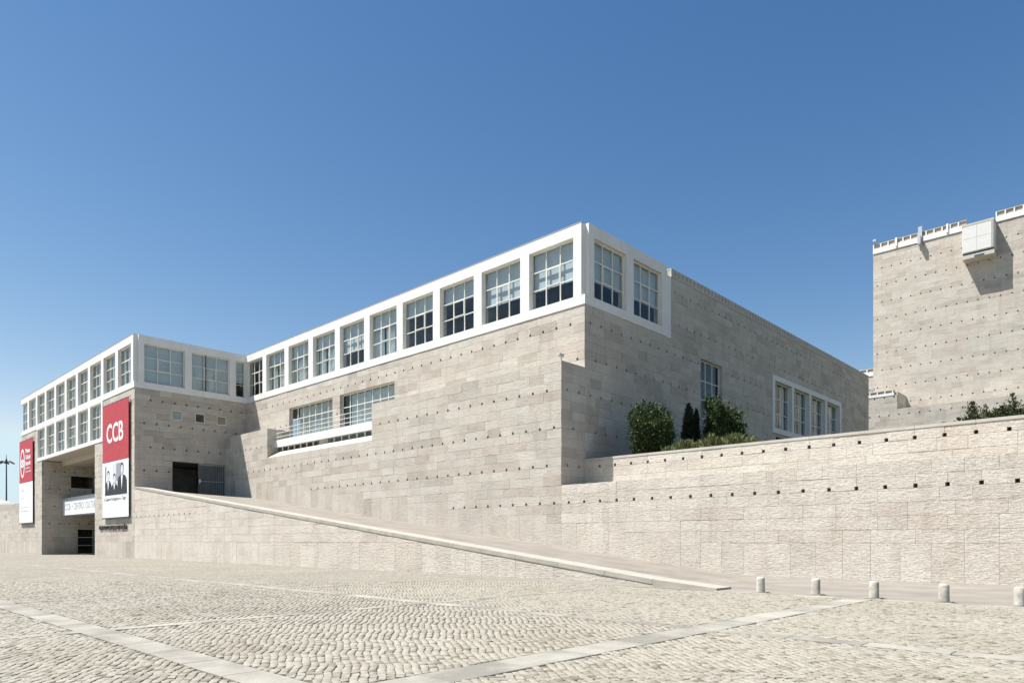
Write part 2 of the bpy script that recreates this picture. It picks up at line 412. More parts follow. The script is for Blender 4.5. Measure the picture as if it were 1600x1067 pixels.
def poly_area(pts):
    return 0.5 * abs(sum(pts[i][0] * pts[(i + 1) % len(pts)][1] - pts[(i + 1) % len(pts)][0] * pts[i][1] for i in range(len(pts))))
_cache = {}
def build_stones(parent, groups, mat, single=300, name='stone_block'):
    """groups: list of (plane, polygons). The stones that show largest become objects of their own, the rest one joined part."""
    items = []
    for pl, polys in groups:
        for po in polys:
            pr = [proj(*pl.P(u, z)) for u, z in po]
            if all(g[2] > 1 for g in pr):
                inside = any(-5 < g[0] < 1605 and -5 < g[1] < 1072 for g in pr)
                ar = poly_area([(g[0], g[1]) for g in pr]) if inside else 0
            else: ar = 0
            items.append((ar, pl, po))
    items.sort(key=lambda t: -t[0])
    rest = MB()
    for i, (ar, pl, po) in enumerate(items):
        proud = random.uniform(0, 0.012)
        if i < single and ar > 60:
            u0, z0 = po[0]
            key = (pl.axis, mat, tuple((round(u - u0, 3), round(z - z0, 3)) for u, z in po))
            me = _cache.get(key)
            if me is None:
                q = Plane(pl.axis, 0.0); mb = MB()
                mb.prism([q.P(u - u0, z - z0, 0) for u, z in po], [q.P(u - u0, z - z0, DEPTH) for u, z in po])
                me = _cache[key] = mb.mesh(name, mat)
            link(name, me, parent, loc=pl.P(u0, z0, -proud))
        else:
            rest.prism([pl.P(u, z, -proud) for u, z in po], [pl.P(u, z, DEPTH) for u, z in po])
    if rest.f: rest.build('stone_courses', mat, parent, attr=True, kind='stuff')

def backing(mb, pl, u0, u1, z0, z1, openings=(), d=DEPTH - 0.01):
    rs = [(u0, u1, z0, z1)]
    for h in openings: rs = subtract(rs, h)
    for a, b, c, e in rs: mb.quad([pl.P(a, c, d), pl.P(b, c, d), pl.P(b, e, d), pl.P(a, e, d)])

def window(parent, pl, u0, u1, z0, z1, d, cols, rows, blind=None, curtain=None, bar=0.055, zs=None, name='window', casement=True):
    """A glazed unit: grid of bars (the window) with its panes and blind as sub-parts."""
    mb = MB(); fw = 0.075
    pl.box(mb, u0, u1, z0, z0 + fw, d, d + 0.10); pl.box(mb, u0, u1, z1 - fw, z1, d, d + 0.10)
    pl.box(mb, u0, u0 + fw, z0 + fw, z1 - fw, d, d + 0.10); pl.box(mb, u1 - fw, u1, z0 + fw, z1 - fw, d, d + 0.10)
    a, b, c, e = u0 + fw, u1 - fw, z0 + fw, z1 - fw
    us = [a + (b - a) * i / cols for i in range(cols + 1)]; zz = zs or [c + (e - c) * i / rows for i in range(rows + 1)]
    for x in us[1:-1]: pl.box(mb, x - bar / 2, x + bar / 2, c, e, d + 0.012, d + 0.09)
    for y in zz[1:-1]:
        for i in range(cols):
            lo = us[i] + (bar / 2 if i else 0); hi = us[i + 1] - (bar / 2 if i < cols - 1 else 0)
            pl.box(mb, lo, hi, y - bar / 2, y + bar / 2, d + 0.015, d + 0.085)
    if casement and cols == 3 and rows == 3:           # opening light in the middle
        x0, x1, y0, y1 = us[1] + bar / 2, us[2] - bar / 2, zz[1] + bar / 2, zz[2] - bar / 2; t = 0.045
        for q in ((x0, x1, y0, y0 + t), (x0, x1, y1 - t, y1), (x0, x0 + t, y0 + t, y1 - t), (x1 - t, x1, y0 + t, y1 - t)):
            pl.box(mb, *q, d - 0.01, d + 0.06)
    w_ = mb.build(name, 'muntin', parent)
    for i in range(cols):
        for j in range(rows):
            pm = MB(); h = bar / 2
            pl.box(pm, us[i] + (h if i else 0) - .004, us[i + 1] - (h if i < cols - 1 else 0) + .004, zz[j] + (h if j else 0) - .004, zz[j + 1] - (h if j < rows - 1 else 0) + .004, d + 0.045, d + 0.055)
            pm.build('pane', 'glass', w_)
    if blind:
        bm_ = MB(); zb = z1 - (z1 - z0) * blind
        pl.box(bm_, u0 + 0.05, u1 - 0.05, zb, z1 - 0.02, d + 0.22, d + 0.235)
        bm_.build('roller_blind', 'blind', w_)
    if curtain:
        cm = MB(); n = int((u1 - u0) * 14); amp = 0.06
        ph = random.random() * 6; pts = [(u0 + (u1 - u0) * i / n, d + 0.4 + amp * math.sin(i * 1.7 + ph) + 0.04 * math.sin(i * 0.53)) for i in range(n + 1)]
        gaps = curtain
        for i in range(n):
            t = i / n
            if any(g0 < t < g1 for g0, g1 in gaps): continue
            (a0, d0), (a1, d1) = pts[i], pts[i + 1]
            cm.quad([pl.P(a0, z0, d0), pl.P(a1, z0, d1), pl.P(a1, z1 - 0.02, d1), pl.P(a0, z1 - 0.02, d0)])
        if cm.f: cm.build('curtain', 'curtain', w_)
    return w_

def white_frame(parent, pl, u0, u1, z0, z1, ops, zo0, zo1, proud=0.05, depth=0.55, notch=None):
    """White reinforced frame: sill band, top band and a pier on each side of every opening. ops sorted by u."""
    lo, hi = u0, u1
    if notch == 'hi': hi = u1 - 0.25
    if notch == 'lo': lo = u0 + 0.30
    cuts = [0.5 * (ops[i][1] + ops[i + 1][0]) for i in range(len(ops) - 1)]
    for nm, a0, a1, b0, b1 in (('sill_band', u0, u1, z0, zo0), ('top_band', lo, hi, zo1, z1)):
        es = [a0] + cuts + [a1]
        for i in range(len(es) - 1):
            m = MB(); pl.box(m, es[i] + (.004 if i else 0), es[i + 1] - (.004 if i < len(es) - 2 else 0), b0, b1, -proud, depth); m.build(nm, 'white', parent)
    # thin metal flashing along the top
    m = MB(); pl.box(m, lo - .015, hi + .015, z1, z1 + .03, -proud - .02, depth); m.build('flashing', 'metal', parent)
    edges = [lo] + [e for o in ops for e in o] + [hi]
    for i in range(0, len(edges), 2):
        if edges[i + 1] - edges[i] > 0.02:
            m = MB(); pl.box(m, edges[i], edges[i + 1], zo0, zo1, -proud, depth - 0.003); m.build('pier', 'white', parent)

def parapet_teeth(parent, pl, u0, u1, z0, h, base=0.5, proud=0.06, step=0.62, dep=0.5, post=0.15, postmat='white', basemat='white'):
    """Low parapet: pale base, tan backing with pale posts in front of it, thin cap."""
    m = MB(); pl.box(m, u0, u1, z0, z0 + h * base, -proud, dep); m.build('parapet_base', basemat, parent)
    m = MB(); pl.box(m, u0 + .02, u1 - .02, z0 + h * base + 0.002, z0 + h - 0.072, 0.06, 0.25); m.build('parapet_back', 'teeth', parent)
    m = MB(); x = u0
    while x < u1 - step * post:
        pl.box(m, x, x + step * post, z0 + h * base + 0.003, z0 + h - 0.07, -proud * .8, 0.055); x += step
    m.build('parapet_posts', postmat, parent, kind='stuff')
    m = MB(); pl.box(m, u0, u1, z0 + h - 0.068, z0 + h, -proud * 0.6, 0.35); m.build('parapet_cap', 'coping', parent)

def text(name, body, size, pl, u, z, d, mat, parent, extrude=0.01, width=None, align='LEFT', bold=0.0):
    cu = bpy.data.curves.new(name, 'FONT'); cu.body = body; cu.size = size; cu.extrude = extrude; cu.align_x = align; cu.offset = bold; cu.resolution_u = 3
    o = bpy.data.objects.new(name, cu); COL.objects.link(o); bpy.context.view_layer.update()
    me = bpy.data.meshes.new_from_object(o.evaluated_get(bpy.context.evaluated_depsgraph_get()))
    bpy.data.objects.remove(o)
    co = np.empty(len(me.vertices) * 3); me.vertices.foreach_get('co', co); co = co.reshape(-1, 3)
    if width: co[:, 0] *= width / max(1e-6, co[:, 0].max() - min(0, co[:, 0].min()))
    P = np.array([pl.P(u + a, z + b, d - c) for a, b, c in co]); me.vertices.foreach_set('co', P.ravel())
    me.materials.clear(); me.materials.append(M[mat]); me.update()
    return link(name, me, parent)

# =================================================================== ground, paving strips, cobbles
gm = MB(); S = 6000
gm.quad([(-S, -S, -0.004), (S, -S, -0.004), (S, S, -0.004), (-S, S, -0.004)])
ground = gm.build('ground', 'ground', kind='structure')
def in_view(x, y, far=27.0, pad=2.5):
    g = -x * SA + y * CA; r = x * CA + y * SA
    return 5.6 < g < far and abs(r) < 0.76 * g + pad
bed = MB()
bed_pts = []
for g in (6.0, 26.5):
    for s in (-1, 1):
        r = s * (0.76 * g + 2.1); bed_pts.append((r * CA - g * SA, r * SA + g * CA, 0.0))
b0, b1, b2, b3 = bed_pts
poly = clip_line([(b0[0], b0[1]), (b1[0], b1[1]), (b3[0], b3[1]), (b2[0], b2[1])], lambda x, y: 19.8 - y)
bed.quad([(x, y, 0.003) for x, y in poly]); bed.build('joint_sand', 'sand', ground)

# strips of paving slabs on a 7.6 m grid: wide ones and narrow ones by turns
SLABTOP = 0.022
strips = []                                   # (axis, centre, width, slab length, from, to)
for i, c in enumerate((-3.75, 3.75, 11.3)): strips.append(('X', c, 0.36 if i != 1 else 0.50, 1.15, -62, 14))
for i, c in enumerate((1.5, -6.05, -13.55, -21.2)): strips.append(('Y', c, 0.62 if i == 1 else 0.28, 1.3, -4, 20.0))
strips.append(('X', 20.05, 0.30, 1.2, -10.3, 14))      # kerb line along the bollards
def in_strip(x, y):
    for ax, c, wd, *_ in strips:
        if abs((y if ax == 'X' else x) - c) < wd / 2 - 0.05: return True
    return False
slab_cache = {}
for ax, c, wd, ln, a, b in strips:
    t = a
    while t < b:
        t2 = min(b, t + ln); mid = 0.5 * (t + t2); L = t2 - t - 0.012
        skip = False
        if ax == 'X':
            for ax2, c2, w2, *_ in strips:
                if ax2 == 'Y' and w2 > wd and abs(mid - c2) < w2 / 2 + L / 2:      # the wider strip runs through
                    skip = True
        else:
            for ax2, c2, w2, *_ in strips:
                if ax2 == 'X' and w2 >= wd and abs(mid - c2) < w2 / 2 + L / 2: skip = True
        pieces = [(t + 0.006, t2 - 0.006)]
        if skip:
            for ax2, c2, w2, *_ in strips:
                if ax2 != ax and (w2 > wd or (ax == 'Y' and w2 >= wd)):
                    new = []
                    for p, q in pieces:
                        if q <= c2 - w2 / 2 or p >= c2 + w2 / 2: new.append((p, q)); continue
                        if p < c2 - w2 / 2 - 0.02: new.append((p, c2 - w2 / 2 - 0.008))
                        if q > c2 + w2 / 2 + 0.02: new.append((c2 + w2 / 2 + 0.008, q))
                    pieces = new
        for p, q in pieces:
            mid = 0.5 * (p + q); L = q - p
            x, y = (mid, c) if ax == 'X' else (c, mid)
            g = -x * SA + y * CA; r = x * CA + y * SA
            if g < 4 or abs(r) > 0.8 * g + 3: continue
            key = (round(L, 2), wd, ax); me = slab_cache.get(key)
            if me is None:
                mb = MB(); hx, hy = (L / 2, wd / 2) if ax == 'X' else (wd / 2, L / 2); i_ = 0.008
                top = [(-hx + i_, -hy + i_, 0), (hx - i_, -hy + i_, 0), (hx - i_, hy - i_, 0), (-hx + i_, hy - i_, 0)]
                lip = [(-hx, -hy, -0.008), (hx, -hy, -0.008), (hx, hy, -0.008), (-hx, hy, -0.008)]
                bot = [(u, v, -0.03) for u, v, _ in lip]
                mb.v = top + lip + bot; mb.f = [(0, 1, 2, 3)] + [(4 + k, 4 + (k + 1) % 4, (k + 1) % 4, k) for k in range(4)] + [(8 + k, 8 + (k + 1) % 4, 4 + (k + 1) % 4, 4 + k) for k in range(4)]
                mb.r = [0] * 9; me = slab_cache[key] = mb.mesh('paving_slab', 'slab')
            link('paving_slab', me, ground, loc=(x, y, (SLABTOP if g < 26.7 else 0.003) + random.uniform(-0.003, 0.002)))
        t = t2

# cobbles: wavy rows running diagonally over the plaza
ROW, STEP = 0.110, 0.112
dv = np.array([-0.79, 0.613]); sv = np.array([0.613, 0.79])
def wave(t, s):
    a = 0.024 * np.sin(2 * np.pi * (t / 1.7) + 1.1 * np.sin(s * 0.35) + 0.7 * np.sin(s * 0.9 + 1))
    return a + 0.010 * np.sin(2 * np.pi * t / 0.67 + s * 0.9) + 0.2 * np.sin(t * 0.42 + 0.35 * s) + 0.12 * np.sin(t * 0.23 + 0.4) + 0.006 * np.sin(t * 7.0 + s * 11.0)
T, Sg = np.meshgrid(np.arange(-10, 48, STEP), np.arange(-32, 24, ROW), indexing='ij')
T = T + (np.arange(T.shape[1]) * 0.617 % 1.0)[None, :] * STEP
T = T + rng.uniform(-0.012, 0.012, T.shape)
SS = Sg + wave(T, Sg)
XX = T * dv[0] + SS * sv[0]; YY = T * dv[1] + SS * sv[1]
gg = -XX * SA + YY * CA; rr = XX * CA + YY * SA
ok = (gg > 5.8) & (gg < 26.7) & (np.abs(rr) < 0.76 * gg + 2.3) & (YY < 19.9)
for ax, c, wd, *_ in strips:
    ok &= np.abs((YY if ax == 'X' else XX) - c) > wd / 2 + 0.042
x = XX[ok]; y = YY[ok]; t = T[ok]; s0 = Sg[ok]; g = gg[ok]; r = rr[ok]
ang = np.arctan((wave(t + 0.03, s0) - wave(t - 0.03, s0)) / 0.06) * 0.8
base_ang = math.atan2(dv[1], dv[0])
phi = base_ang - ang + rng.normal(0, 0.05, len(x))
# eight cobble shapes: rough four-sided tops with sloping flanks
shapes = []
for k in range(24):
    hx, hy = 0.0555 * rng.uniform(0.86, 1.03), 0.0505 * rng.uniform(0.84, 1.01)
    c4 = np.array([[-hx, -hy], [hx, -hy], [hx, hy], [-hx, hy]]) + rng.uniform(-0.010, 0.010, (4, 2))
    ins = c4 * rng.uniform(0.84, 0.91)
    top = np.c_[ins, 0.0165 + rng.uniform(-0.003, 0.003, 4)]; mid = np.c_[c4, np.full(4, 0.011)]; bot = np.c_[c4, np.full(4, -0.003)]
    shapes.append(np.r_[top, mid, bot])
shapes = np.array(shapes)
tris = [(0, 1, 2, 3)] + [(4 + k, 4 + (k + 1) % 4, (k + 1) % 4, k) for k in range(4)] + [(8 + k, 8 + (k + 1) % 4, 4 + (k + 1) % 4, 4 + k) for k in range(4)]
kind = rng.integers(0, 24, len(x)); dz = rng.normal(0, 0.0026, len(x))
px = CX + F_PX * r / g; py = HY + F_PX * CAM_H / g
vis = (px > 4) & (px < 1596) & (py < 1063)
order = np.argsort(np.where(vis, g, 1e9))[:300]
single = np.zeros(len(x), bool); single[order] = True
cobble_meshes = []
for k in range(24):
    me = bpy.data.meshes.new('cobble'); me.from_pydata([tuple(v) for v in shapes[k]], [], tris); me.materials.append(M['cobble']); cobble_meshes.append(me)
for i in order:
    o = link('cobble', cobble_meshes[kind[i]], ground, loc=(x[i], y[i], dz[i])); o.rotation_euler = (0, 0, phi[i])
rs_ = np.where(~single)[0]; nC = len(rs_)
vv = shapes[kind[rs_]]                                           # n,12,3
cph, sph = np.cos(phi[rs_])[:, None], np.sin(phi[rs_])[:, None]
vx = vv[:, :, 0] * cph - vv[:, :, 1] * sph + x[rs_][:, None]; vy = vv[:, :, 0] * sph + vv[:, :, 1] * cph + y[rs_][:, None]
vz = vv[:, :, 2] + dz[rs_][:, None]
V = np.stack([vx, vy, vz], -1).reshape(-1, 3).astype(np.float32)
Fq = (np.array(tris)[None] + 12 * np.arange(nC)[:, None, None]).reshape(-1).astype(np.int32)
me = bpy.data.meshes.new('cobbles'); me.vertices.add(len(V)); me.vertices.foreach_set('co', V.ravel())
me.loops.add(len(Fq)); me.loops.foreach_set('vertex_index', Fq); nf = len(Fq) // 4
me.polygons.add(nf); me.polygons.foreach_set('loop_start', np.arange(nf, dtype=np.int32) * 4); me.polygons.foreach_set('loop_total', np.full(nf, 4, np.int32))
me.update(calc_edges=True); at = me.attributes.new('rnd', 'FLOAT', 'FACE'); at.data.foreach_set('value', np.repeat(rng.random(nC), 9).astype(np.float32))
me.materials.append(M['cobble']); link('cobbles', me, ground, kind='stuff')
print('cobbles', nC)

# smooth paved lane between the bollards and the wall
rd = MB(); rd.quad([(-13.5, 20.2, 0.004), (30, 20.2, 0.004), (30, YB + 0.1, 0.004), (-13.5, YB + 0.1, 0.004)])
rd.build('pavement', 'road', kind='structure')

# =================================================================== ramp
ramp_t = thing('access_ramp', 'long stone ramp with pale coping rising along the wall to the barred gate', 'ramp')
def ramp_clip(u, z): return cop(u) - 0.18 - z
RA = lay_stones(XF + 0.0, -11.6, 0.10, 6.2, plinth_top=lambda u: 1.5, hole_u=XD, hole_par=1, clip=ramp_clip, holes_ok=lambda h, z: h < -40 and z < 4)
build_stones(ramp_t, [(PA, RA)], 'stone_low')
mb = MB(); d_ = DEPTH - 0.02
mb.quad([(XF, YA + d_, 0), (-12.5, YA + d_, 0), (-12.5, YA + d_, 0.02), (XF, YA + d_, cop(XF) - 0.24)]); mb.build('wall_core', 'backing', ramp_t)
mb = MB(); mb.box((XF, YA - 0.012, 0), (-12.0, YA + 0.2, 0.10)); mb.build('foot_course', 'coping', ramp_t)
# sloping deck, a little lower along the inner wall
mb = MB(); nst = 40; xs = np.linspace(XF, -11.62, nst + 1)
def zo(x): return max(0.006, cop(x) - 0.14)
def zi(x): return max(0.006, min(5.42, cop(x) - 0.24))
for i in range(nst):
    a, b = xs[i], xs[i + 1]
    mb.quad([(a, YA + 0.95, zo(a)), (b, YA + 0.95, zo(b)), (b, YB + 0.1, zi(b)), (a, YB + 0.1, zi(a))])
mb.build('deck', 'road', ramp_t)
# coping slabs
u = XF
while u < -10.45:
    ub = min(-10.42, u + random.choice((1.8, 2.0, 2.2)));
    if -10.42 - ub < 0.8: ub = -10.42
    a, b = u + 0.006, ub - 0.006; th = 0.17; pr = 0.03; y0, y1 = YA - pr, YA + 1.0
    za, zb = max(cop(a), .02), max(cop(b), .02) ; la, lb = max(za - th, 0.0), max(zb - th, 0.0)
    za = max(za, 0.075); zb = max(zb, 0.075)
    if lb < 0.06: la = lb = 0.0
    mb = MB(); mb.prism([(a, y0, la), (b, y0, lb), (b, y0, zb), (a, y0, za)], [(a, y1, la), (b, y1, lb), (b, y1, zb), (a, y1, za)], backface=True)
    mb.build('coping_slab', 'coping_ramp', ramp_t); u = ub

# =================================================================== retaining wall and terrace parapet to the right
XR = 9.0
rw = thing('retaining_wall', 'tall rough limestone wall behind the bollards with one row of square holes', 'wall')
RW = lay_stones(XD, XR, 0.10, 4.5, plinth_top=lambda u: 1.5 + 0.5 * max(0, math.ceil((cop(u) - 0.55) / 0.5)), hole_u=XD, hole_par=1)
build_stones(rw, [(PB, RW)], 'stone_low')
mb = MB(); backing(mb, PB, XD, XR, 0, 4.5); mb.build('wall_core', 'backing', rw)
mb = MB(); mb.box((-15.5, YB - 0.03, -0.2), (XR, YB + 0.2, 0.10)); mb.build('foot_course', 'coping', rw)
mb = MB(); mb.box((XD + 0.004, YB + 0.004, 4.42), (XR, YC + 0.05, 4.497)); mb.build('ledge', 'coping', rw)
pw = thing('terrace_parapet', 'pale limestone parapet wall set back above the tall wall, bushes behind it', 'parapet wall')
PW = lay_stones(XD, XR, 4.48, 5.9, first=4.5, hole_u=XD, hole_par=1)
build_stones(pw, [(PC, PW)], 'stone_low')
mb = MB(); mb.box((XD, YC + DEPTH - 0.01, 4.3), (XR, YC + 0.5, 5.9)); mb.build('wall_core', 'backing', pw)
u = XD
while u < XR - 0.1:
    ub = min(XR, u + 2.0); mb = MB(); mb.box((u + .005, YC - 0.03, 5.903), (ub - .005, YC + 0.55, 6.02)); mb.build('coping_slab', 'coping', pw); u = ub
tm = MB(); tm.quad([(XD - 0.2, YC + 0.4, 5.55), (60, YC + 0.4, 5.55), (60, 89, 5.55), (XD - 0.2, 89, 5.55)])
tm.build('terrace', 'soil', kind='structure')

# =================================================================== main building
main = thing('main_building', 'long limestone building with a white framed row of windows around its top corner', 'building')
NX0, NX1 = XD - 32.0, XD - 17.0                       # balcony recess in the terrace wall
W1 = (XD - 32.0, XD - 25.15, 9.6, 13.0); W2 = (XD - 24.1, XD - 17.05, 9.6, 13.0)
hid = [(XF - 1, NX0 - 2.2, 0, 10.9), (NX1 + 1.5, XD + 1, 0, 10.9)]
C_op = [W1, W2] + hid
SC = lay_stones(XF, XD, 9.0, ZF0, first=9.0, openings=C_op, hole_u=XD, hole_par=1)
notch = (NX0, NX1, 8.5, 11.2)
SB = lay_stones(XF, XD, 0.0, 11.0, openings=[notch], plinth_top=lambda u: 1.5 + 0.5 * max(0, math.ceil((cop(u) - 0.55) / 0.5)), hole_u=XD, hole_par=1)
SB = [p for p in SB if max(q[1] for q in p) > min(5.42, cop(p[0][0]) - 0.5)]
WD1 = (43.03, 46.1, 8.6, 13.95); WD2 = (54.6, 70.5, 10.25, 14.9); WD3 = (55.4, 66.0, 5.5, 10.0)
DFR = (YC, YC + 9.0, ZF0, 19.2)
D_op = [WD1, WD2, WD3, DFR, (YC, YC + .01, 0, 0.1)]
SD = lay_stones(YC, YEND, 5.0, 18.45, first=5.0, openings=D_op, hole_u=YB, hole_par=0)
SD0 = lay_stones(YB + 0.0, YC, 4.5, 11.0, first=4.5, hole_u=YB, hole_par=0)
# at the corners the front stones run through and the side stones butt against them
build_stones(main, [(PC, SC), (PB, SB), (PD, [p for p in SD]), (PD, SD0)], 'stone')
core = MB()
backing(core, PC, XF, XD - .2, 9.0, ZF0, C_op); backing(core, PB, XF, XD - .2, 0.0, 11.0, [notch])
backing(core, PD, YC + .2, YEND, 4.0, 18.5, D_op); backing(core, PD, YB + .2, YC + .2, 4.0, 11.0)
core.quad([(XF, YB + .2, 10.97), (NX0, YB + .2, 10.97), (NX0, YC + .2, 10.97), (XF, YC + .2, 10.97)])
core.quad([(NX1, YB + .2, 10.97), (XD - .2, YB + .2, 10.97), (XD - .2, YC + .2, 10.97), (NX1, YC + .2, 10.97)])
core.quad([(XF - 20, YEND, 0), (XD, YEND, 0), (XD, YEND, 18.5), (XF - 20, YEND, 18.5)])
core.build('wall_core', 'backing', main)
for a, b in ((XF, NX0), (NX1, XD)):
    uu = a
    while uu < b - 0.1:
        ub = min(b, uu + 2.0); mb = MB(); mb.box((uu + .004, YB - 0.004, 11.0), (ub - .004, YC - 0.02, 11.04)); mb.build('coping_slab', 'coping', main); uu = ub
mb = MB(); mb.quad([(XF - 5, YC + .3, 18.55), (XD - .3, YC + .3, 18.55), (XD - .3, YEND, 18.55), (XF - 5, YEND, 18.55)]); mb.build('roof', 'soffit', main)
# white window frame, front
ZO0, ZO1 = 15.02, 18.33
opsC = [(XD - 0.76 - 3.29 - 4 * k, XD - 0.76 - 4 * k) for k in range(10)][::-1]; opsC[0] = (XF + 0.16, opsC[0][1])
white_frame(main, PC, XF - 0.03, XD + 0.05, ZF0, ZF1, opsC, ZO0, ZO1, notch='hi')
opsD = [(YC + 0.8, YC + 3.95), (YC + 4.7, YC + 7.85)]
fr_d = (YC - 0.0, YC + 8.42)
m = MB(); PD.box(m, YC + 0.553, fr_d[1], ZF0, ZO0, -0.05, 0.55); m.build('sill_band', 'white', main)
m = MB(); PD.box(m, YC + 0.30, fr_d[1], ZO1, ZF1, -0.05, 0.55); m.build('top_band', 'white', main)
for a, b in ((YC + 0.30, opsD[0][0]), (opsD[0][1], opsD[1][0]), (opsD[1][1], fr_d[1])):
    m = MB(); PD.box(m, a, b, ZO0, ZO1, -0.05, 0.547); m.build('pier', 'white', main)
m = MB(); PD.box(m, fr_d[1], YC + 9.0, ZF0, 18.45, -0.005, 0.5); m.build('end_pilaster', 'white', main)
m = MB(); m.box((XD - 0.6, YC + 0.3, ZO0), (XD - 0.26, YC + 0.62, ZF1 - 0.05)); m.build('corner_post', 'white', main)
# windows of the main front
blindC = [1.0, 1.0, 1.0, 1.0, 0.62, 1.0, 0.34, 0.34, 0.66, 0.66]
for k, (a, b) in enumerate(opsC):
    fl = 9 - k
    if k == 0: window(main, PC, a, b, ZO0, ZO1, 0.17, 3, 3, blind=None)
    elif k in (4, 6, 7, 8, 9): window(main, PC, a, b, ZO0, ZO1, 0.17, 3, 3, blind=blindC[k])
    else: window(main, PC, a, b, ZO0, ZO1, 0.17, 3, 3, blind=0.34, curtain=[(0.30, 0.40), (0.72, 0.78)] if k % 2 else [(0.12, 0.2), (0.55, 0.62)])
for a, b in opsD: window(main, PD, a, b, ZO0, ZO1, 0.17, 3, 3, blind=0.66)
# dim rooms behind the glass
rm = MB()
rm.quad([(XF, YC + 5, 14.4), (XD - 5, YC + 5, 14.4), (XD - 5, YC + 5, 18.6), (XF, YC + 5, 18.6)])
rm.quad([(XF - 4, YC + .5, 14.45), (XD - .5, YC + .5, 14.45), (XD - .5, YC + 12, 14.45), (XF - 4, YC + 12, 14.45)])
rm.quad([(XD - 5, YC + 5, 14.4), (XD - 5, YC + 12, 14.4), (XD - 5, YC + 12, 18.6), (XD - 5, YC + 5, 18.6)])
rm.quad([(XF - 4, YC + .5, 18.5), (XD - .5, YC + .5, 18.5), (XD - .5, YC + 12, 18.5), (XF - 4, YC + 12, 18.5)])
for k in (2, 4, 6, 8):
    xx = XD - 0.4 - 4 * k; rm.quad([(xx, YC + .5, 14.4), (xx, YC + 5, 14.4), (xx, YC + 5, 18.5), (xx, YC + .5, 18.5)])
rm.quad([(XD - .5, YC + 12, 14.4), (XD - 5, YC + 12, 14.4), (XD - 5, YC + 12, 18.6), (XD - .5, YC + 12, 18.6)])
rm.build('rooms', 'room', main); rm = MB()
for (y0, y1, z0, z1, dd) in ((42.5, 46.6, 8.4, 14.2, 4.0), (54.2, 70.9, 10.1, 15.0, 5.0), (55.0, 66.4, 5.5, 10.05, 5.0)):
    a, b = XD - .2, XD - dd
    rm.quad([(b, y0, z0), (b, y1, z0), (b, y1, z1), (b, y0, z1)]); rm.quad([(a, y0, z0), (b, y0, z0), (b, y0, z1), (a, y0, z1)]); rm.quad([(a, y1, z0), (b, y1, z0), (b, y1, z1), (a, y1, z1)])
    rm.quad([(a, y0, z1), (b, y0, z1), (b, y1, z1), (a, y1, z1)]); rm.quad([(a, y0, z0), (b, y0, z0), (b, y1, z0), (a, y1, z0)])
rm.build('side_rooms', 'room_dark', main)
# parapet of the side wall
parapet_teeth(main, PD, YC + 9.0, YEND, 18.45, 0.55, base=0.25, proud=0.04, step=0.5, post=0.8, postmat='coping', basemat='coping')
# side windows
window(main, PD, WD1[0] + .0, WD1[1], WD1[2], WD1[3], 0.2, 3, 4, blind=None, casement=False)
m = MB(); fr = 0.5
PD.box(m, WD2[0], WD2[1], WD2[2], WD2[2] + .42, -0.12, 0.5); m.build('bay_sill', 'white', main)
m = MB(); PD.box(m, WD2[0], WD2[1], WD2[3] - .42, WD2[3], -0.12, 0.5); m.build('bay_head', 'white', main)
ww = (WD2[1] - WD2[0] - 0.42) / 4
for k in range(5):
    a = WD2[0] + k * ww; m = MB(); PD.box(m, a, a + 0.42, WD2[2] + .42, WD2[3] - .42, -0.12, 0.497); m.build('pier', 'white', main)
    if k < 4: window(main, PD, a + 0.42, a + ww, WD2[2] + .42, WD2[3] - .42, 0.22, 3, 3, blind=None, curtain=[(0.0, 0.3), (0.45, 0.8)], casement=False)
# balcony recess: sloping sill, strip windows, white beam, rail and the two long windows
m = MB(); yb_ = YB + 0.82
m.prism([(NX0, YB + 0.01, 8.50), (NX1, YB + 0.01, 8.50), (NX1, YB + 0.01, 8.56), (NX0, YB + 0.01, 8.56)], [(NX0, yb_, 8.50), (NX1, yb_, 8.50), (NX1, yb_, 9.10), (NX0, yb_, 9.10)], backface=True)
m.build('sloping_sill', 'coping', main)
m = MB(); m.box((NX0, YB + 0.62, 9.46), (NX1, YB + 1.25, 10.06)); m.build('balcony_beam', 'white', main)
m = MB(); m.box((NX0 + 6.85, YB + 0.80, 9.10), (NX0 + 7.9, YB + 1.2, 9.455)); m.build('strip_pier', 'stone', main)
for a, b in ((NX0, NX0 + 6.85), (NX0 + 7.9, NX1)):
    n = 7; st = (b - a) / n; m = MB()
    for k in range(n + 1): m.box((a + k * st - .05, YB + 0.83, 9.10), (a + k * st + .05, YB + 0.92, 9.455))
    sw = m.build('strip_window', 'muntin', main)
    for k in range(n):
        m = MB(); m.box((a + k * st + .05, YB + 0.88, 9.10), (a + (k + 1) * st - .05, YB + 0.89, 9.455)); m.build('pane', 'glass', sw)
m = MB(); m.quad([(NX0, YB + 2.4, 8.6), (NX1, YB + 2.4, 8.6), (NX1, YB + 2.4, 9.6), (NX0, YB + 2.4, 9.6)])
m.quad([(NX0, YB + .9, 9.0), (NX1, YB + .9, 9.0), (NX1, YB + 2.4, 9.0), (NX0, YB + 2.4, 9.0)]); m.quad([(NX0, YB + 1.2, 9.5), (NX1, YB + 1.2, 9.5), (NX1, YB + 2.4, 9.5), (NX0, YB + 2.4, 9.5)])
m.build('balcony_slab', 'soffit', main)
for xw, sgn in ((NX0, 1), (NX1, -1)):                  # stone cheeks of the recess
    m = MB(); a, b = (xw - .235, xw - .001) if sgn > 0 else (xw + .001, xw + .235)
    zz = 8.5
    while zz < 10.95:
        yy = YB + DEPTH
        for y1 in (YB + 1.25, YC - .01):
            m.box((a, yy + .004, zz + .004), (b, y1 - .004, zz + .496)); yy = y1
        zz += 0.5
    m.build('recess_cheek', 'stone', main, attr=True)
m = MB()
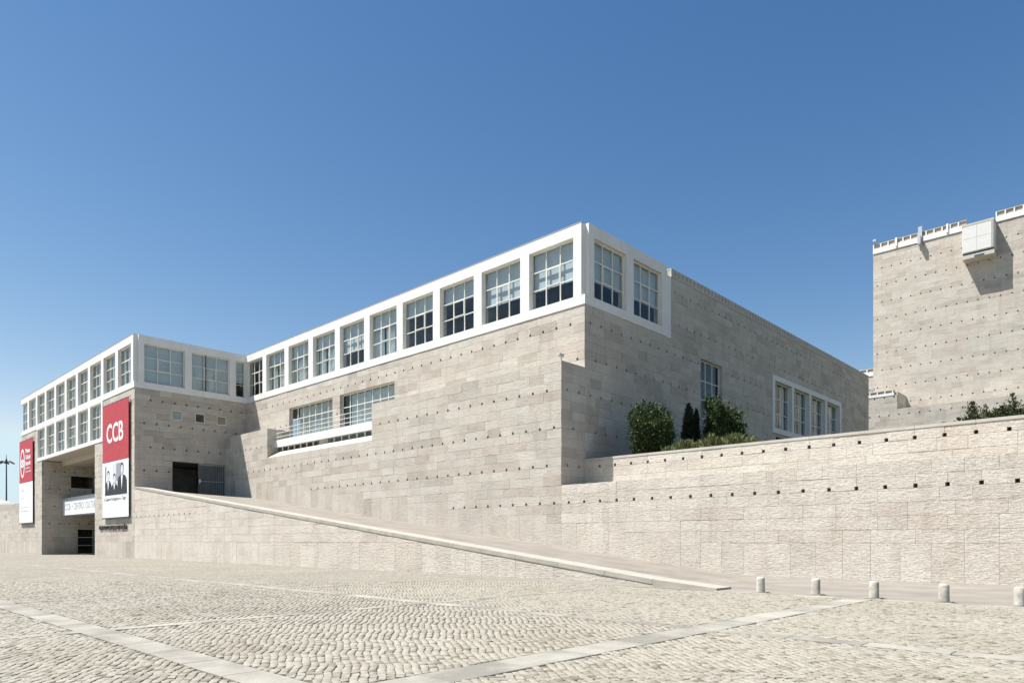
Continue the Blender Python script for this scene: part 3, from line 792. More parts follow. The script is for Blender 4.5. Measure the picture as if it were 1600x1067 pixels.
for zr in (10.32, 10.66, 11.0): m.tube((NX0, YB + 0.70, zr), (NX1, YB + 0.70, zr), 0.022, n=6)
for k in range(8):
    xx = NX0 + 0.4 + k * 2.02; m.tube((xx, YB + 0.74, 10.05), (xx, YB + 0.74, 11.0), 0.018, n=6)
m.build('handrail', 'white', main)
for wq in (W1, W2):
    zlo = 9.52
    window(main, PC, wq[0], wq[1], zlo, wq[3], 0.22, 7, 2, blind=None, curtain=[(0.0, 0.1)], bar=0.06, zs=[zlo + .075, 12.0, wq[3] - .075], casement=False)
m = MB(); m.quad([(XD - 34, YC + 4.5, 9), (XD - 15, YC + 4.5, 9), (XD - 15, YC + 4.5, 14), (XD - 34, YC + 4.5, 14)]); m.quad([(XD - 34, YC + .3, 9.5), (XD - 15, YC + .3, 9.5), (XD - 15, YC + 4.5, 9.5), (XD - 34, YC + 4.5, 9.5)])
m.quad([(XD - 34, YC + .3, 13.2), (XD - 15, YC + .3, 13.2), (XD - 15, YC + 4.5, 13.2), (XD - 34, YC + 4.5, 13.2)]); m.build('reading_room', 'room_light', main)

# =================================================================== entrance block
ent = thing('entrance_block', 'tall stone entrance block with two white framed window rows over a deep portal', 'building')
XL = XF - 40.0; PX0, PX1 = -93.4, -73.9; LF0, LF1 = XF - 32.3, XF - 8.3; ZL = 10.75
portal = (PX0, PX1, -1, ZL); lowfr = (LF0, LF1, ZL, ZF0)
SA_ = lay_stones(XL, XF, 0.10, ZF0, openings=[portal, lowfr], plinth_top=lambda u: 1.5, hole_u=XD, hole_par=1)
GATE = (23.45, 28.15, 5.0, 8.52)
SMALL = [(23.39, 24.32, 12.15, 13.0), (25.40, 26.30, 12.15, 13.0), (27.36, 28.26, 12.15, 13.0)]
SF_ = lay_stones(YA, YC, 5.0, ZF0, first=5.0, openings=[GATE] + SMALL, hole_u=YB, hole_par=0)
PP = Plane('Y', PX0); SIDEOP = (23.3, 25.75, 6.7, 9.15); DOOR = (23.95, 27.3, -1, 3.0)
SP_ = lay_stones(YA + 0.25, 34.0, 0.0, ZL - .1, plinth_top=lambda u: 1.5, openings=[SIDEOP, DOOR], hole_u=YB, hole_par=0)
build_stones(ent, [(PA, SA_), (PF, SF_), (PP, SP_)], 'stone')
core = MB(); backing(core, PA, XL, XF - .2, 0, ZF0, [portal, lowfr]); backing(core, PF, YA + .2, YC + .2, 0, ZF0, [GATE] + SMALL); backing(core, PP, YA + .2, 34, 0, ZL, [SIDEOP, DOOR])
core.quad([(XL, YA + .2, 0), (XL, 45, 0), (XL, 45, 19), (XL, YA + .2, 19)]); core.quad([(PX1, YA + .2, 0), (PX1, 34, 0), (PX1, 34, ZL), (PX1, YA + .2, ZL)])
core.quad([(PX0 - 6, 34, 0), (PX1, 34, 0), (PX1, 34, ZL), (PX0 - 6, 34, ZL)])
core.build('wall_core', 'backing', ent)
m = MB(); m.box((XL, YA - 0.012, 0), (PX0, YA + .2, 0.10)); m.build('foot_course', 'coping', ent)
m = MB(); m.box((PX1, YA - 0.012, 0), (XF - .001, YA + .2, 0.10)); m.build('foot_course', 'coping', ent)
opsA = [(XF - 0.75 - 3.3 - 4 * k, XF - 0.75 - 4 * k) for k in range(10)][::-1]
# upper frame, with a notched corner like the main building's
white_frame(ent, PA, XL - 0.02, XF + 0.05, ZF0, ZF1, opsA, ZO0, ZO1, notch='hi')
opsL = [o for i, o in enumerate(opsA) if 2 <= i <= 7]
m = MB(); PA.box(m, LF0, LF1, ZL, 11.12, -0.05, 0.55); m.build('sill_band', 'white', ent)
edges = [LF0] + [e for o in opsL for e in o] + [LF1]
for i in range(0, len(edges), 2):
    m = MB(); PA.box(m, edges[i], edges[i + 1], 11.12, ZF0, -0.05, 0.547); m.build('pier', 'white', ent)
for a, b in opsL:
    m = MB(); PA.box(m, a, b, 14.38, ZF0, -0.04, 0.54); m.build('lintel', 'white', ent)
    window(ent, PA, a, b, 11.12, 14.38, 0.15, 3, 3, blind=None, curtain=[(0.0, 0.34), (0.5, 0.62)])
for a, b in opsA: window(ent, PA, a, b, ZO0, ZO1, 0.17, 3, 3, blind=random.choice((None, 0.3)), curtain=[(0.0, 0.36), (0.62, 0.7)])
opsF = [(YA + .74, YA + 4.1), (YA + 4.7, YA + 8.1), (YA + 8.7, YA + 9.62)]
m = MB(); PF.box(m, YA + .553, YC - .06, ZF0, ZO0, -0.05, 0.55); m.build('sill_band', 'white', ent)
m = MB(); PF.box(m, YA + .3, YC - .06, ZO1, ZF1, -0.05, 0.55); m.build('top_band', 'white', ent)
for a, b in ((YA + .3, opsF[0][0]), (opsF[0][1], opsF[1][0]), (opsF[1][1], opsF[2][0]), (opsF[2][1], YC - .06)):
    m = MB(); PF.box(m, a, b, ZO0, ZO1, -0.05, 0.547); m.build('pier', 'white', ent)
m = MB(); m.box((XF - 0.6, YA + 0.3, ZO0), (XF - 0.26, YA + 0.62, ZF1 - .05)); m.build('corner_post', 'white', ent)
window(ent, PF, *opsF[0], ZO0, ZO1, 0.14, 3, 3, blind=1.0); window(ent, PF, *opsF[1], ZO0, ZO1, 0.14, 3, 3, blind=1.0)
window(ent, PF, *opsF[2], ZO0, ZO1, 0.14, 1, 3, blind=0.6, casement=False)
for i, q in enumerate(SMALL): window(ent, PF, *q, 0.06, 1, 1, blind=(0.95, None, None)[i], casement=False, name='small_window')
rm = MB()
rm.quad([(XL, YA + 6, ZL), (XF, YA + 6, ZL), (XF, YA + 6, 18.6), (XL, YA + 6, 18.6)]); rm.quad([(XF - 5, YA + 6, 14), (XF - 5, YC + 4, 14), (XF - 5, YC + 4, 18.6), (XF - 5, YA + 6, 18.6)])
rm.quad([(XL, YA + .5, 14.48), (XF - .5, YA + .5, 14.48), (XF - .5, YC, 14.48), (XL, YC, 14.48)])
rm.quad([(XL, YA + .5, 18.5), (XF - .5, YA + .5, 18.5), (XF - .5, YC + .3, 18.5), (XL, YC + .3, 18.5)])
for k in range(2, 11, 2):
    xx = XF - 0.4 - 4 * k; rm.quad([(xx, YA + .5, 11), (xx, YA + 6, 11), (xx, YA + 6, 18.5), (xx, YA + .5, 18.5)])
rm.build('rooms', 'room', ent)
m = MB(); m.quad([(XL, YA + .3, 18.7), (XF - .3, YA + .3, 18.7), (XF - .3, 45, 18.7), (XL, 45, 18.7)]); m.build('roof', 'soffit', ent)
# portal soffit in steps, sign beam, glazed door, slatted balustrade
m = MB(); m.box((PX0 - .2, YA + .1, ZL - .02), (PX1 + .2, YA + 2.0, ZL - .3 + .4)); m.box((PX0 - .2, YA + 2.0, 10.25), (PX1 + .2, YA + 7, 10.8)); m.box((PX0 - 5, YA + 7, 9.9), (PX1 + .2, 34, 10.8)); m.build('soffit', 'soffit', ent)
yb0 = 22.25
m = MB(); m.box((PX0, yb0 + .06, 4.45), (PX1, yb0 + 1.6, 6.45)); beam = m.build('sign_bridge', 'metal', ent)
m = MB(); m.box((PX0 + 1.2, yb0, 4.5), (PX1 - .5, yb0 + .058, 6.12)); m.build('sign_board', 'banner_white', beam)
for s_, a, wd in (('CCB', 0.5, 2.6), ('\u2022', 3.5, .5), ('CENTRO', 4.5, 4.1), ('CULTURAL', 9.2, 5.2), ('DE', 15.0, 1.2), ('BEL\u00c9M', 16.7, 3.0)):
    if a + wd < PX1 - PX0 - 1.4: text('sign_word', s_, 1.05, Plane('X', yb0), PX0 + 1.2 + a * .9, 5.05, -0.006, 'ink_mid', beam, 0.006, width=wd * .9)
window(ent, PP, DOOR[0], DOOR[1], 0.02, 3.0, 0.12, 2, 3, casement=False, name='glazed_door')
m = MB()
for k in range(20): m.box((PX0 - .07, SIDEOP[0] + .02 + k * 0.108, 6.7), (PX0 - .01, SIDEOP[0] + .085 + k * 0.108, 7.7))
m.box((PX0 - .08, SIDEOP[0], 7.7), (PX0 - .005, 25.5, 7.76)); m.build('slatted_balustrade', 'white', ent)
rm = MB(); a, b = PX0 - .2, PX0 - 5
rm.quad([(b, 22.5, 6.7), (b, 28, 6.7), (b, 28, 10.8), (b, 22.5, 10.8)]); rm.quad([(a, 22.5, 6.69), (b, 22.5, 6.69), (b, 28, 6.69), (a, 28, 6.69)]); rm.quad([(a, 23.2, 6.7), (b, 23.2, 6.7), (b, 23.2, 10.8), (a, 23.2, 10.8)]); rm.quad([(a, 25.8, 6.7), (b, 25.8, 6.7), (b, 25.8, 10.8), (a, 25.8, 10.8)])
rm.build('gallery', 'room', ent); rm = MB()
rm.quad([(b, 23, 0), (b, 28, 0), (b, 28, 3.2), (b, 23, 3.2)]); rm.quad([(a, 23.5, 3.1), (b, 23.5, 3.1), (b, 28, 3.1), (a, 28, 3.1)])
rm.build('lobby', 'room', ent); rm = MB()
a, b = XF - .2, XF - 7
rm.quad([(b, 23, 5), (b, 28.6, 5), (b, 28.6, 8.7), (b, 23, 8.7)]); rm.quad([(a, 23.4, 5), (b, 23.4, 5), (b, 23.4, 8.7), (a, 23.4, 8.7)]); rm.quad([(a, 28.25, 5), (b, 28.25, 5), (b, 28.25, 8.7), (a, 28.25, 8.7)]); rm.quad([(a, 23, 8.6), (b, 23, 8.6), (b, 28.6, 8.6), (a, 28.6, 8.6)]); rm.quad([(a, 23, 5.4), (b, 23, 5.4), (b, 28.6, 5.4), (a, 28.6, 5.4)])
rm.build('gate_passage', 'room', ent)
m = MB(); g0, g1 = 25.74, 28.13
m.box((XF - .13, g0, 8.40), (XF - .08, g1, 8.48)); m.box((XF - .13, g0, 6.92), (XF - .08, g1, 6.96)); m.box((XF - .13, g0, 5.42), (XF - .08, g1, 5.50)); gate = m.build('sliding_gate', 'metal', ent)
for k in range(14):
    yy = g0 + 0.03 + k * (g1 - g0 - .06) / 13; m = MB(); m.box((XF - .125, yy - .02, 5.5), (XF - .085, yy + .02, 8.4)); m.build('gate_bar', 'metal', gate)
m = MB(); m.box((XF - .14, g0 + .02, 6.75), (XF - .06, g0 + .16, 7.1)); m.build('lock_box', 'banner_white', gate)

# boundary wall running on to the left
bw = thing('boundary_wall', 'low limestone boundary wall running on past the entrance block', 'wall')
BW = lay_stones(-150, XL - .002, 0.0, 6.2, plinth_top=lambda u: 1.5, hole_u=XD, hole_par=1, holes_ok=lambda h, z: False)
build_stones(bw, [(PA, BW)], 'stone'); m = MB(); backing(m, PA, -150, XL, 0, 6.2); m.build('wall_core', 'backing', bw)
m = MB(); m.box((-150, YA - .02, 6.2), (XL - .003, YA + .4, 6.28)); m.build('coping_slab', 'coping', bw)

# =================================================================== banners and letters
def banner(name, label, u0, u1, z0, zs, z1):
    t = thing(name, label, 'banner')
    yo = 0.20
    P_ = PA
    for nm, mat, a, b in (('red_cloth', 'red', zs, z1), ('white_cloth', 'banner_white', z0, zs - .03)):
        mb = MB(); nx, nz = 10, 10; 
        def dd(i, j): return -yo - 0.02 * math.sin(i * 0.9 + j * .3) - 0.012 * math.sin(j * 1.7 + i * .5)
        for i in range(nx):
            for j in range(nz):
                q = []
                for (di, dj) in ((0, 0), (1, 0), (1, 1), (0, 1)):
                    q.append(P_.P(u0 + (u1 - u0) * (i + di) / nx, a + (b - a) * (j + dj) / nz, -yo))
                mb.quad(q)
        bk = MB(); P_.box(bk, u0, u1, a, b, -yo, -yo + .03); o = bk.build(nm, mat, t)
    m = MB(); m.tube(P_.P(u0 - .05, z0 - .04, -yo + .02), P_.P(u1 + .05, z0 - .04, -yo + .02), 0.06, n=8); m.tube(P_.P(u0 - .05, z1 + .04, -yo + .02), P_.P(u1 + .05, z1 + .04, -yo + .02), 0.03, n=8)
    for k in range(7):
        uu = u0 + .1 + k * (u1 - u0 - .2) / 6
        m.tube(P_.P(uu, z1 + .04, -yo + .02), P_.P(uu, z1 + .22, 0.02), 0.02, n=6)
    for uu in (u0 + .3, u1 - .3): m.tube(P_.P(uu, z0 - .04, -yo + .02), P_.P(uu, z0 - .04, 0.02), 0.03, n=6)
    m.build('hanging_rods', 'dark_metal', t)
    return t, P_, -yo
u0, u1, zb0, zbs, zb1 = XF - 7.75, XF - 0.85, 3.65, 8.63, 13.75
t1, P_, dd = banner('poster_banner', 'tall red and white banner lettered CCB above a photograph of musicians', u0, u1, zb0, zbs, zb1)
text('banner_letters', 'CCB', 2.35, P_, u0 + 1.1, 10.35, dd - .006, 'banner_white', t1, 0.004, width=4.5, bold=0.04)
def shape(pts, mat, parent, d, name='printed_figure'):
    mb = MB(); mb.prism([P_.P(a, b, d) for a, b in pts], [P_.P(a, b, d + .004) for a, b in pts]); return mb.build(name, mat, parent)
def oval(cx, cz, rx, rz, n=18): return [(cx + rx * math.cos(2 * math.pi * k / n), cz + rz * math.sin(2 * math.pi * k / n)) for k in range(n)]
W_ = u1 - u0; H_ = zbs - zb0
def q(pts): return [(u0 + a * W_, zb0 + b * H_) for a, b in pts]
pa, pb = 0.40, 0.95
shape(q([(.06, pa), (.94, pa), (.94, pb), (.06, pb)]), 'photo_grey', t1, dd - .005, 'photograph')
shape(q([(.41, .60), (.57, .60), (.57, pb), (.41, pb)]), 'ink_pale', t1, dd - .008)
shape(q([(.56, .64), (.74, .64), (.74, pb), (.56, pb)]), 'ink_mid', t1, dd - .008)
def person(cx, top, wsh, hh, d):                      # printed half-length portrait: jacket, shirt, face, hair
    x0, x1 = cx - wsh / 2, cx + wsh / 2; sh = top - hh * 1.25
    shape(q([(x0, pa), (x1, pa), (x1 - .01, sh - .07), (x1 - .05, sh - .01), (cx + .04, sh + .02), (cx - .04, sh + .02), (x0 + .05, sh - .01), (x0 + .01, sh - .07)]), 'ink', t1, dd - d)
    shape(q([(cx - .01, pa + .08), (cx + .03, sh + .01), (cx - .035, sh + .01)]), 'banner_white', t1, dd - d - .004)
    shape(oval(u0 + cx * W_, zb0 + (top - hh * .40) * H_, .052 * W_, hh * .52 * H_), 'ink', t1, dd - d - .003)
    shape(oval(u0 + (cx + .004) * W_, zb0 + (top - hh * .56) * H_, .045 * W_, hh * .44 * H_), 'ink_pale', t1, dd - d - .006)
shape(q([(.105, .55), (.135, .55), (.16, .93), (.125, .93)]), 'ink', t1, dd - .010)      # neck of the instrument
person(.24, .83, .27, .15, .012); person(.485, .76, .27, .14, .020); person(.775, .925, .35, .17, .028)
text('poster_title', 'A Guitarra Portuguesa e o Tango', 0.44, P_, u0 + .07 * W_, zb0 + .30 * H_, dd - .006, 'ink', t1, 0.003, width=W_ * .84)
for (a, b, wd) in ((.5, .235, .12), (.68, .235, .18), (.5, .185, .1), (.68, .19, .16), (.5, .135, .14), (.68, .12, .16), (.52, .07, .1), (.68, .075, .18), (.07, .045, .12)):
    text('poster_small_print', 'CCB', 0.15, P_, u0 + a * W_, zb0 + b * H_, dd - .006, 'ink_mid', t1, 0.002, width=wd * W_) if False else shape(q([(a, b), (a + wd, b), (a + wd, b + .014), (a, b + .014)]), 'ink_pale', t1, dd - .004, 'poster_small_print')
u0, u1 = XL - 0.05, XL + 6.45
zb0, zbs, zb1 = 3.75, 8.62, 13.65
t2, P_, dd = banner('programme_banner', 'red and white banner with an oval ring emblem and lines of small print', u0, u1, zb0, zbs, zb1)
W_ = u1 - u0; H_ = zb1 - zbs
def ring(cx, cz, rx, rz, th, mat, parent, d, n=36):
    mb = MB()
    for k in range(n):
        a, b = 2 * math.pi * k / n, 2 * math.pi * (k + 1) / n
        o = [(cx + rx * math.cos(t), cz + rz * math.sin(t)) for t in (a, b)]; i = [(cx + (rx - th) * math.cos(t), cz + (rz - th) * math.sin(t)) for t in (b, a)]
        mb.quad([P_.P(*p, d) for p in (i[1], o[0], o[1], i[0])])
    return mb.build('emblem_ring', mat, parent)
ring(u0 + .24 * W_, zbs + .47 * H_, .17 * W_, .35 * H_, 0.30, 'banner_white', t2, dd - .006)
ring(u0 + .24 * W_, zbs + .47 * H_, .13 * W_, .10 * H_, 0.24, 'banner_white', t2, dd - .010)
shape(oval(u0 + .24 * W_, zbs + .47 * H_, .045 * W_, .04 * H_), 'banner_white', t2, dd - .012, 'emblem_dot')
for k, (s_, sz, wd) in enumerate((('Museu', .72, .34), ('Cole\u00e7\u00e3o', .72, .38), ('Berardo', .72, .38))):
    text('banner_words', s_, sz, P_, u0 + .47 * W_, zbs + (.70 - .15 * k) * H_, dd - .006, 'banner_white', t2, 0.003, width=wd * W_, bold=.02)
for k, (s_, wd) in enumerate((('Arte Moderna', .34), ('e Contempor\u00e2nea', .40))):
    text('banner_words', s_, .36, P_, u0 + .47 * W_, zbs + (.31 - .08 * k) * H_, dd - .006, 'banner_white', t2, 0.003, width=wd * W_)
H2 = zbs - zb0
for b, a0, wd, mt in ((.86, .14, .3, 'ink_pale'), (.80, .14, .22, 'ink_mid'), (.775, .14, .62, 'ink_pale'), (.66, .14, .4, 'ink_pale'), (.60, .14, .22, 'ink_mid'), (.55, .14, .16, 'ink_pale'), (.52, .14, .16, 'ink_pale'), (.37, .14, .5, 'ink_mid'), (.33, .14, .3, 'ink_pale'), (.28, .10, .58, 'ink_mid'), (.24, .14, .36, 'ink_pale'), (.2, .14, .2, 'ink_pale'), (.1, .14, .5, 'ink_pale')):
    shape([(u0 + a0 * W_, zb0 + b * H2), (u0 + (a0 + wd) * W_, zb0 + b * H2), (u0 + (a0 + wd) * W_, zb0 + (b + .017) * H2), (u0 + a0 * W_, zb0 + (b + .017) * H2)], mt, t2, dd - .004, 'small_print')
ls = thing('wall_lettering', 'row of raised dark metal letters on stone under the poster banner', 'lettering')
for s_, a, wd in (('CENTRO', 0.0, 2.0), ('CULTURAL', 2.2, 2.6), ('DE', 5.0, .7), ('BEL\u00c9M', 5.9, 1.6)):
    text('word', s_, 0.50, PA, XF - 9.2 + a, 2.60, -0.06, 'bronze', ls, 0.045, width=wd, bold=.008)

# =================================================================== tower behind
YT, YTB, XT = 88.9, 85.2, -25.5
tw = thing('stage_tower', 'huge plain stone tower with rows of square holes and a white parapet behind the terrace', 'building')
PT, PTB = Plane('X', YT), Plane('X', YTB); PTS = Plane('Y', XT)
ZT = 35.4
XTE = -3.5  # unseen end, cut short so the tall side window reflects sky
ST = lay_stones(XT, XTE, 16.0, ZT, first=16.0, hole_u=XT + 0.45, hole_par=0, gap=0.0015)
SL = lay_stones(-42, XT, 15.0, 21.2, first=15.0, hole_u=XT + 0.45, hole_par=0, gap=0.0015)
XAN = -22.0; ZL2, ZAN = 16.2, 17.75
SBs = lay_stones(-42, 12.0, 5.0, ZL2, first=5.0, hole_u=XT + 0.2, hole_par=1, gap=0.0015)
SAn = lay_stones(-42, XAN, ZL2, ZAN, first=16.0, openings=[(-50, 20, 0, ZL2)], hole_u=XT + .2, hole_par=1, gap=0.0015)
PL_ = Plane('X', YT + 0.6); PAN = Plane('Y', XAN)
SAs = lay_stones(YTB + .24, YT, ZL2, ZAN + .4, first=16.0, openings=[(0, 200, 0, ZL2)], holes_ok=lambda h, z: False, gap=0.0015)
build_stones(tw, [(PT, ST), (PL_, SL), (PTB, SBs), (PTB, SAn), (PAN, SAs)], 'stone_far', single=0)
core = MB(); backing(core, PT, XT, XTE, 10, ZT); backing(core, PL_, -42, XT, 10, 21.2); backing(core, PTB, -42, 12, 4, ZL2); backing(core, PTB, -42, XAN - .2, ZL2, ZAN); backing(core, PAN, YTB + .2, YT + .2, ZL2 - .1, ZAN + .4)
core.quad([(XT, YT + .1, 5), (XT, YT + 30, 5), (XT, YT + 30, ZT), (XT, YT + .1, ZT)]); core.quad([(XT, YT + .3, ZT - .1), (XTE, YT + .3, ZT - .1), (XTE, YT + 30, ZT - .1), (XT, YT + 30, ZT - .1)])
core.quad([(XTE, YT + .1, 5), (XTE, YT + 30, 5), (XTE, YT + 30, ZT), (XTE, YT + .1, ZT)]); core.build('wall_core', 'backing', tw)
m = MB(); m.box((-42, YTB + .003, ZL2 - .05), (12, YT + .1, ZL2 - .004)); m.build('ledge', 'coping', tw)
m = MB(); m.box((-42, YTB + .2, ZAN + .1), (XAN - .2, YT + .1, ZAN + .15)); m.build('annex_roof', 'soffit', tw)
bx0, bx1, bp = -16.25, -13.42, 1.5
parapet_teeth(tw, PT, XT, bx0 + 0.15, ZT, 1.12, base=0.52, proud=0.10, step=0.78)
parapet_teeth(tw, PT, bx1 - .05, XTE, ZT + .0, 1.12, base=0.52, proud=0.10, step=0.78)
parapet_teeth(tw, PL_, -42, XT - .1, 21.2, 0.9, base=0.5, proud=0.08, step=0.78)
parapet_teeth(tw, PTB, -42, XAN - .3, ZAN, 0.62, base=0.45, proud=0.05, step=0.78)
# projecting white box with its frame and dark vent
m = MB(); PT.box(m, bx0, bx1, 32.35, 35.2, -bp, 0.1); box = m.build('projecting_box', 'panel', tw)
for k in range(2):
    for j in range(2):
        wq = (bx1 - bx0 - .26) / 2; a = bx0 + .05 + k * wq; m = MB(); PT.box(m, a + .012, a + wq - .012, 32.42 + j * 1.4 + .012, 32.42 + (j + 1) * 1.4 - .012, -bp - .03, -bp + .01); m.build('cladding_panel', 'panel', box)
for k in range(6):
    m = MB(); PT.box(m, bx1 - .24 + k * .04, bx1 - .22 + k * .04, 32.42, 35.2, -bp - .05, -bp); m.build('corner_fin', 'panel', box)
m = MB(); PT.box(m, bx0 - .04, bx1 + .04, 35.2, 35.42, -bp - .05, 0.05); m.build('box_cap', 'coping', box)
m = MB(); PT.box(m, bx0 + .05, bx1 - .05, 32.12, 32.35, -bp + .12, 0.0); m.build('shadow_gap', 'dark_metal', box)
m = MB(); PT.box(m, bx0, bx1 + .05, 31.72, 32.12, -bp, 0.0); m.build('box_base', 'coping', box)
m = MB(); PT.box(m, bx0 + 1.1, bx0 + 2.0, 31.74, 31.95, -bp - .02, -bp + .05); m.build('vent', 'dark_metal', box)
# bracket and spotlights on the parapet
m = MB(); PT.box(m, -20.75, -20.35, 34.9, 37.1, -0.22, -0.1); PT.box(m, -20.7, -20.4, 35.0, 35.9, -0.75, -0.22); m.build('parapet_bracket', 'metal', tw)
for xx in (-23.0, -17.9):
    m = MB(); PT.box(m, xx - .1, xx + .1, ZT + .25, ZT + 1.2, -0.2, -.1); m.build('parapet_stay', 'white', tw)
m = MB(); m.tube((XT + .2, YT - .1, ZT + 1.1), (XT + .2, YT - .1, ZT + 1.45), .03); m.box((XT + .05, YT - .35, ZT + 1.4), (XT + .4, YT - .05, ZT + 1.62)); m.build('spotlight', 'metal', tw)
m = MB(); m.tube((-24.6, YTB + .3, 18.3), (-24.6, YTB + .3, 18.7), .03); m.box((-24.75, YTB + .1, 18.6), (-24.4, YTB + .4, 18.85)); m.build('spotlight', 'metal', tw)

# =================================================================== small things
def bollard(x, y, label, lean):
    prof = [(0.0, 0.0), (0.124, 0.0), (0.126, 0.05), (0.122, 0.25), (0.120, 0.42), (0.113, 0.455), (0.092, 0.478), (0.06, 0.487), (0.0, 0.49)]
    n = 20; mb = MB(); sh = random.random() * 9
    for i, (r_, z_) in enumerate(prof):
        for k in range(n):
            t = 2 * math.pi * k / n; rr_ = r_ * (1 + 0.03 * math.sin(3 * t + sh) + 0.02 * math.sin(5 * t + z_ * 9 + sh)); mb.v.append((rr_ * math.cos(t) + lean * z_, rr_ * math.sin(t), z_))
    for i in range(len(prof) - 1):
        for k in range(n): mb.f.append((i * n + k, i * n + (k + 1) % n, (i + 1) * n + (k + 1) % n, (i + 1) * n + k)); mb.r.append(0)
    o = thing('bollard', label, 'bollard', 'stone bollards along the paving edge', (x, y, 0.004))
    mb.build('shaft', 'bollard', o, smooth=True)
    m = MB(); m.box((-.19, -.19, -0.01), (.19, .19, 0.022)); m.build('base_slab', 'slab', o)
BX = [(-9.0, 20.42), (-7.47, 20.68), (-5.86, 20.51), (-4.18, 20.36), (-2.60, 20.33)]
names = ['first stone bollard beside the low end of the ramp', 'second stone bollard from the low end of the ramp', 'third stone bollard from the low end of the ramp, where the slab strip ends', 'fourth stone bollard from the low end of the ramp', 'fifth stone bollard, farthest from the ramp']
for (bx, by), nm in zip(BX, names): bollard(bx, by, nm, random.uniform(-.02, .02))

cm_ = thing('security_camera', 'small camera on a short post at the corner ledge of the terrace block', 'camera', loc=(XD - .12, YB + .15, 11.04))
m = MB(); m.tube((0, 0, 0), (0, 0, .32), .025); m.build('post', 'metal', cm_)
m = MB(); m.box((-.14, -.2, .24), (.04, .16, .40)); m.tube((-.05, -.2, .32), (-.05, -.26, .32), .05); m.build('housing', 'panel', cm_)

lp = thing('lamp_mast', 'tall dark lamp mast with a ring of floodlights beyond the boundary wall', 'lamp post')
gd = 120.0; r_ = (10 - CX) / F_PX * gd; lx, ly = r_ * CA - gd * SA, r_ * SA + gd * CA; lp.location = (lx, ly, 0)
m = MB(); m.tube((0, 0, 0), (0, 0, 15.6), .16, .09, n=10); m.build('mast', 'dark_metal', lp)
m = MB(); m.tube((0, 0, 14.9), (0, 0, 15.9), .28, .05, n=10); m.tube((0, 0, 15.9), (0, 0, 16.5), .05, .03, n=6); m.build('head', 'dark_metal', lp)
for k in range(6):
    t = k * math.pi / 3 + .6; c, s = math.cos(t), math.sin(t)
    m = MB(); m.tube((0.1 * c, 0.1 * s, 15.3), (.75 * c, .75 * s, 15.25), .05, n=6); m.tube((.6 * c, .6 * s, 15.3), (1.2 * c, 1.2 * s, 14.95), .16, .11, n=8); m.build('floodlight', 'dark_metal', lp)
pv = thing('pavilion', 'pale domed canopy roof just showing over the boundary wall by the lamp mast', 'pavilion')
gd = 104.0; r_ = (-2 - CX) / F_PX * gd; pxx, pyy = r_ * CA - gd * SA, r_ * SA + gd * CA; pv.location = (pxx, pyy, 0)
mb = MB(); n = 20
prof = [(3.1, 6.35), (3.1, 6.6), (2.3, 7.1), (1.2, 7.55), (0.0, 7.75)]
for i, (r0, z_) in enumerate(prof):
    for k in range(n): t = 2 * math.pi * k / n; mb.v.append((r0 * math.cos(t), r0 * math.sin(t), z_))
for i in range(len(prof) - 1):
    for k in range(n): mb.f.append((i * n + k, i * n + (k + 1) % n, (i + 1) * n + (k + 1) % n, (i + 1) * n + k)); mb.r.append(0)
mb.build('canopy_roof', 'coping', pv, smooth=True)
m = MB(); m.tube((0, 0, 6.0), (0, 0, 6.5), 2.8, 3.0, n=20); m.build('eaves_ring', 'bark', pv)
for k in range(6):
    t = k * math.pi / 3; m = MB(); m.tube((2.6 * math.cos(t), 2.6 * math.sin(t), 0), (2.6 * math.cos(t), 2.6 * math.sin(t), 6.2), .12); m.build('post', 'metal', pv)

# =================================================================== planting on the terrace
def leaves_mesh(pts, dirs, size, rnd, aspect=0.24):
    """one folded leaf blade (two triangles as a bent quad) per point"""
    n = len(pts); d = dirs / np.linalg.norm(dirs, axis=1)[:, None]
    a = np.cross(d, rng.normal(size=(n, 3))); a /= np.linalg.norm(a, axis=1)[:, None]
    L = size[:, None]; wv = a * L * aspect
    V = np.stack([pts, pts + d * L * .5 + wv, pts + d * L, pts + d * L * .5 - wv], 1).reshape(-1, 3).astype(np.float32)
    F = np.arange(4 * n, dtype=np.int32)
    me = bpy.data.meshes.new('foliage'); me.vertices.add(4 * n); me.vertices.foreach_set('co', V.ravel())
    me.loops.add(4 * n); me.loops.foreach_set('vertex_index', F); me.polygons.add(n)
    me.polygons.foreach_set('loop_start', np.arange(n, dtype=np.int32) * 4); me.polygons.foreach_set('loop_total', np.full(n, 4, np.int32))
    me.update(calc_edges=True); at = me.attributes.new('rnd', 'FLOAT', 'FACE'); at.data.foreach_set('value', rnd.astype(np.float32))
    return me
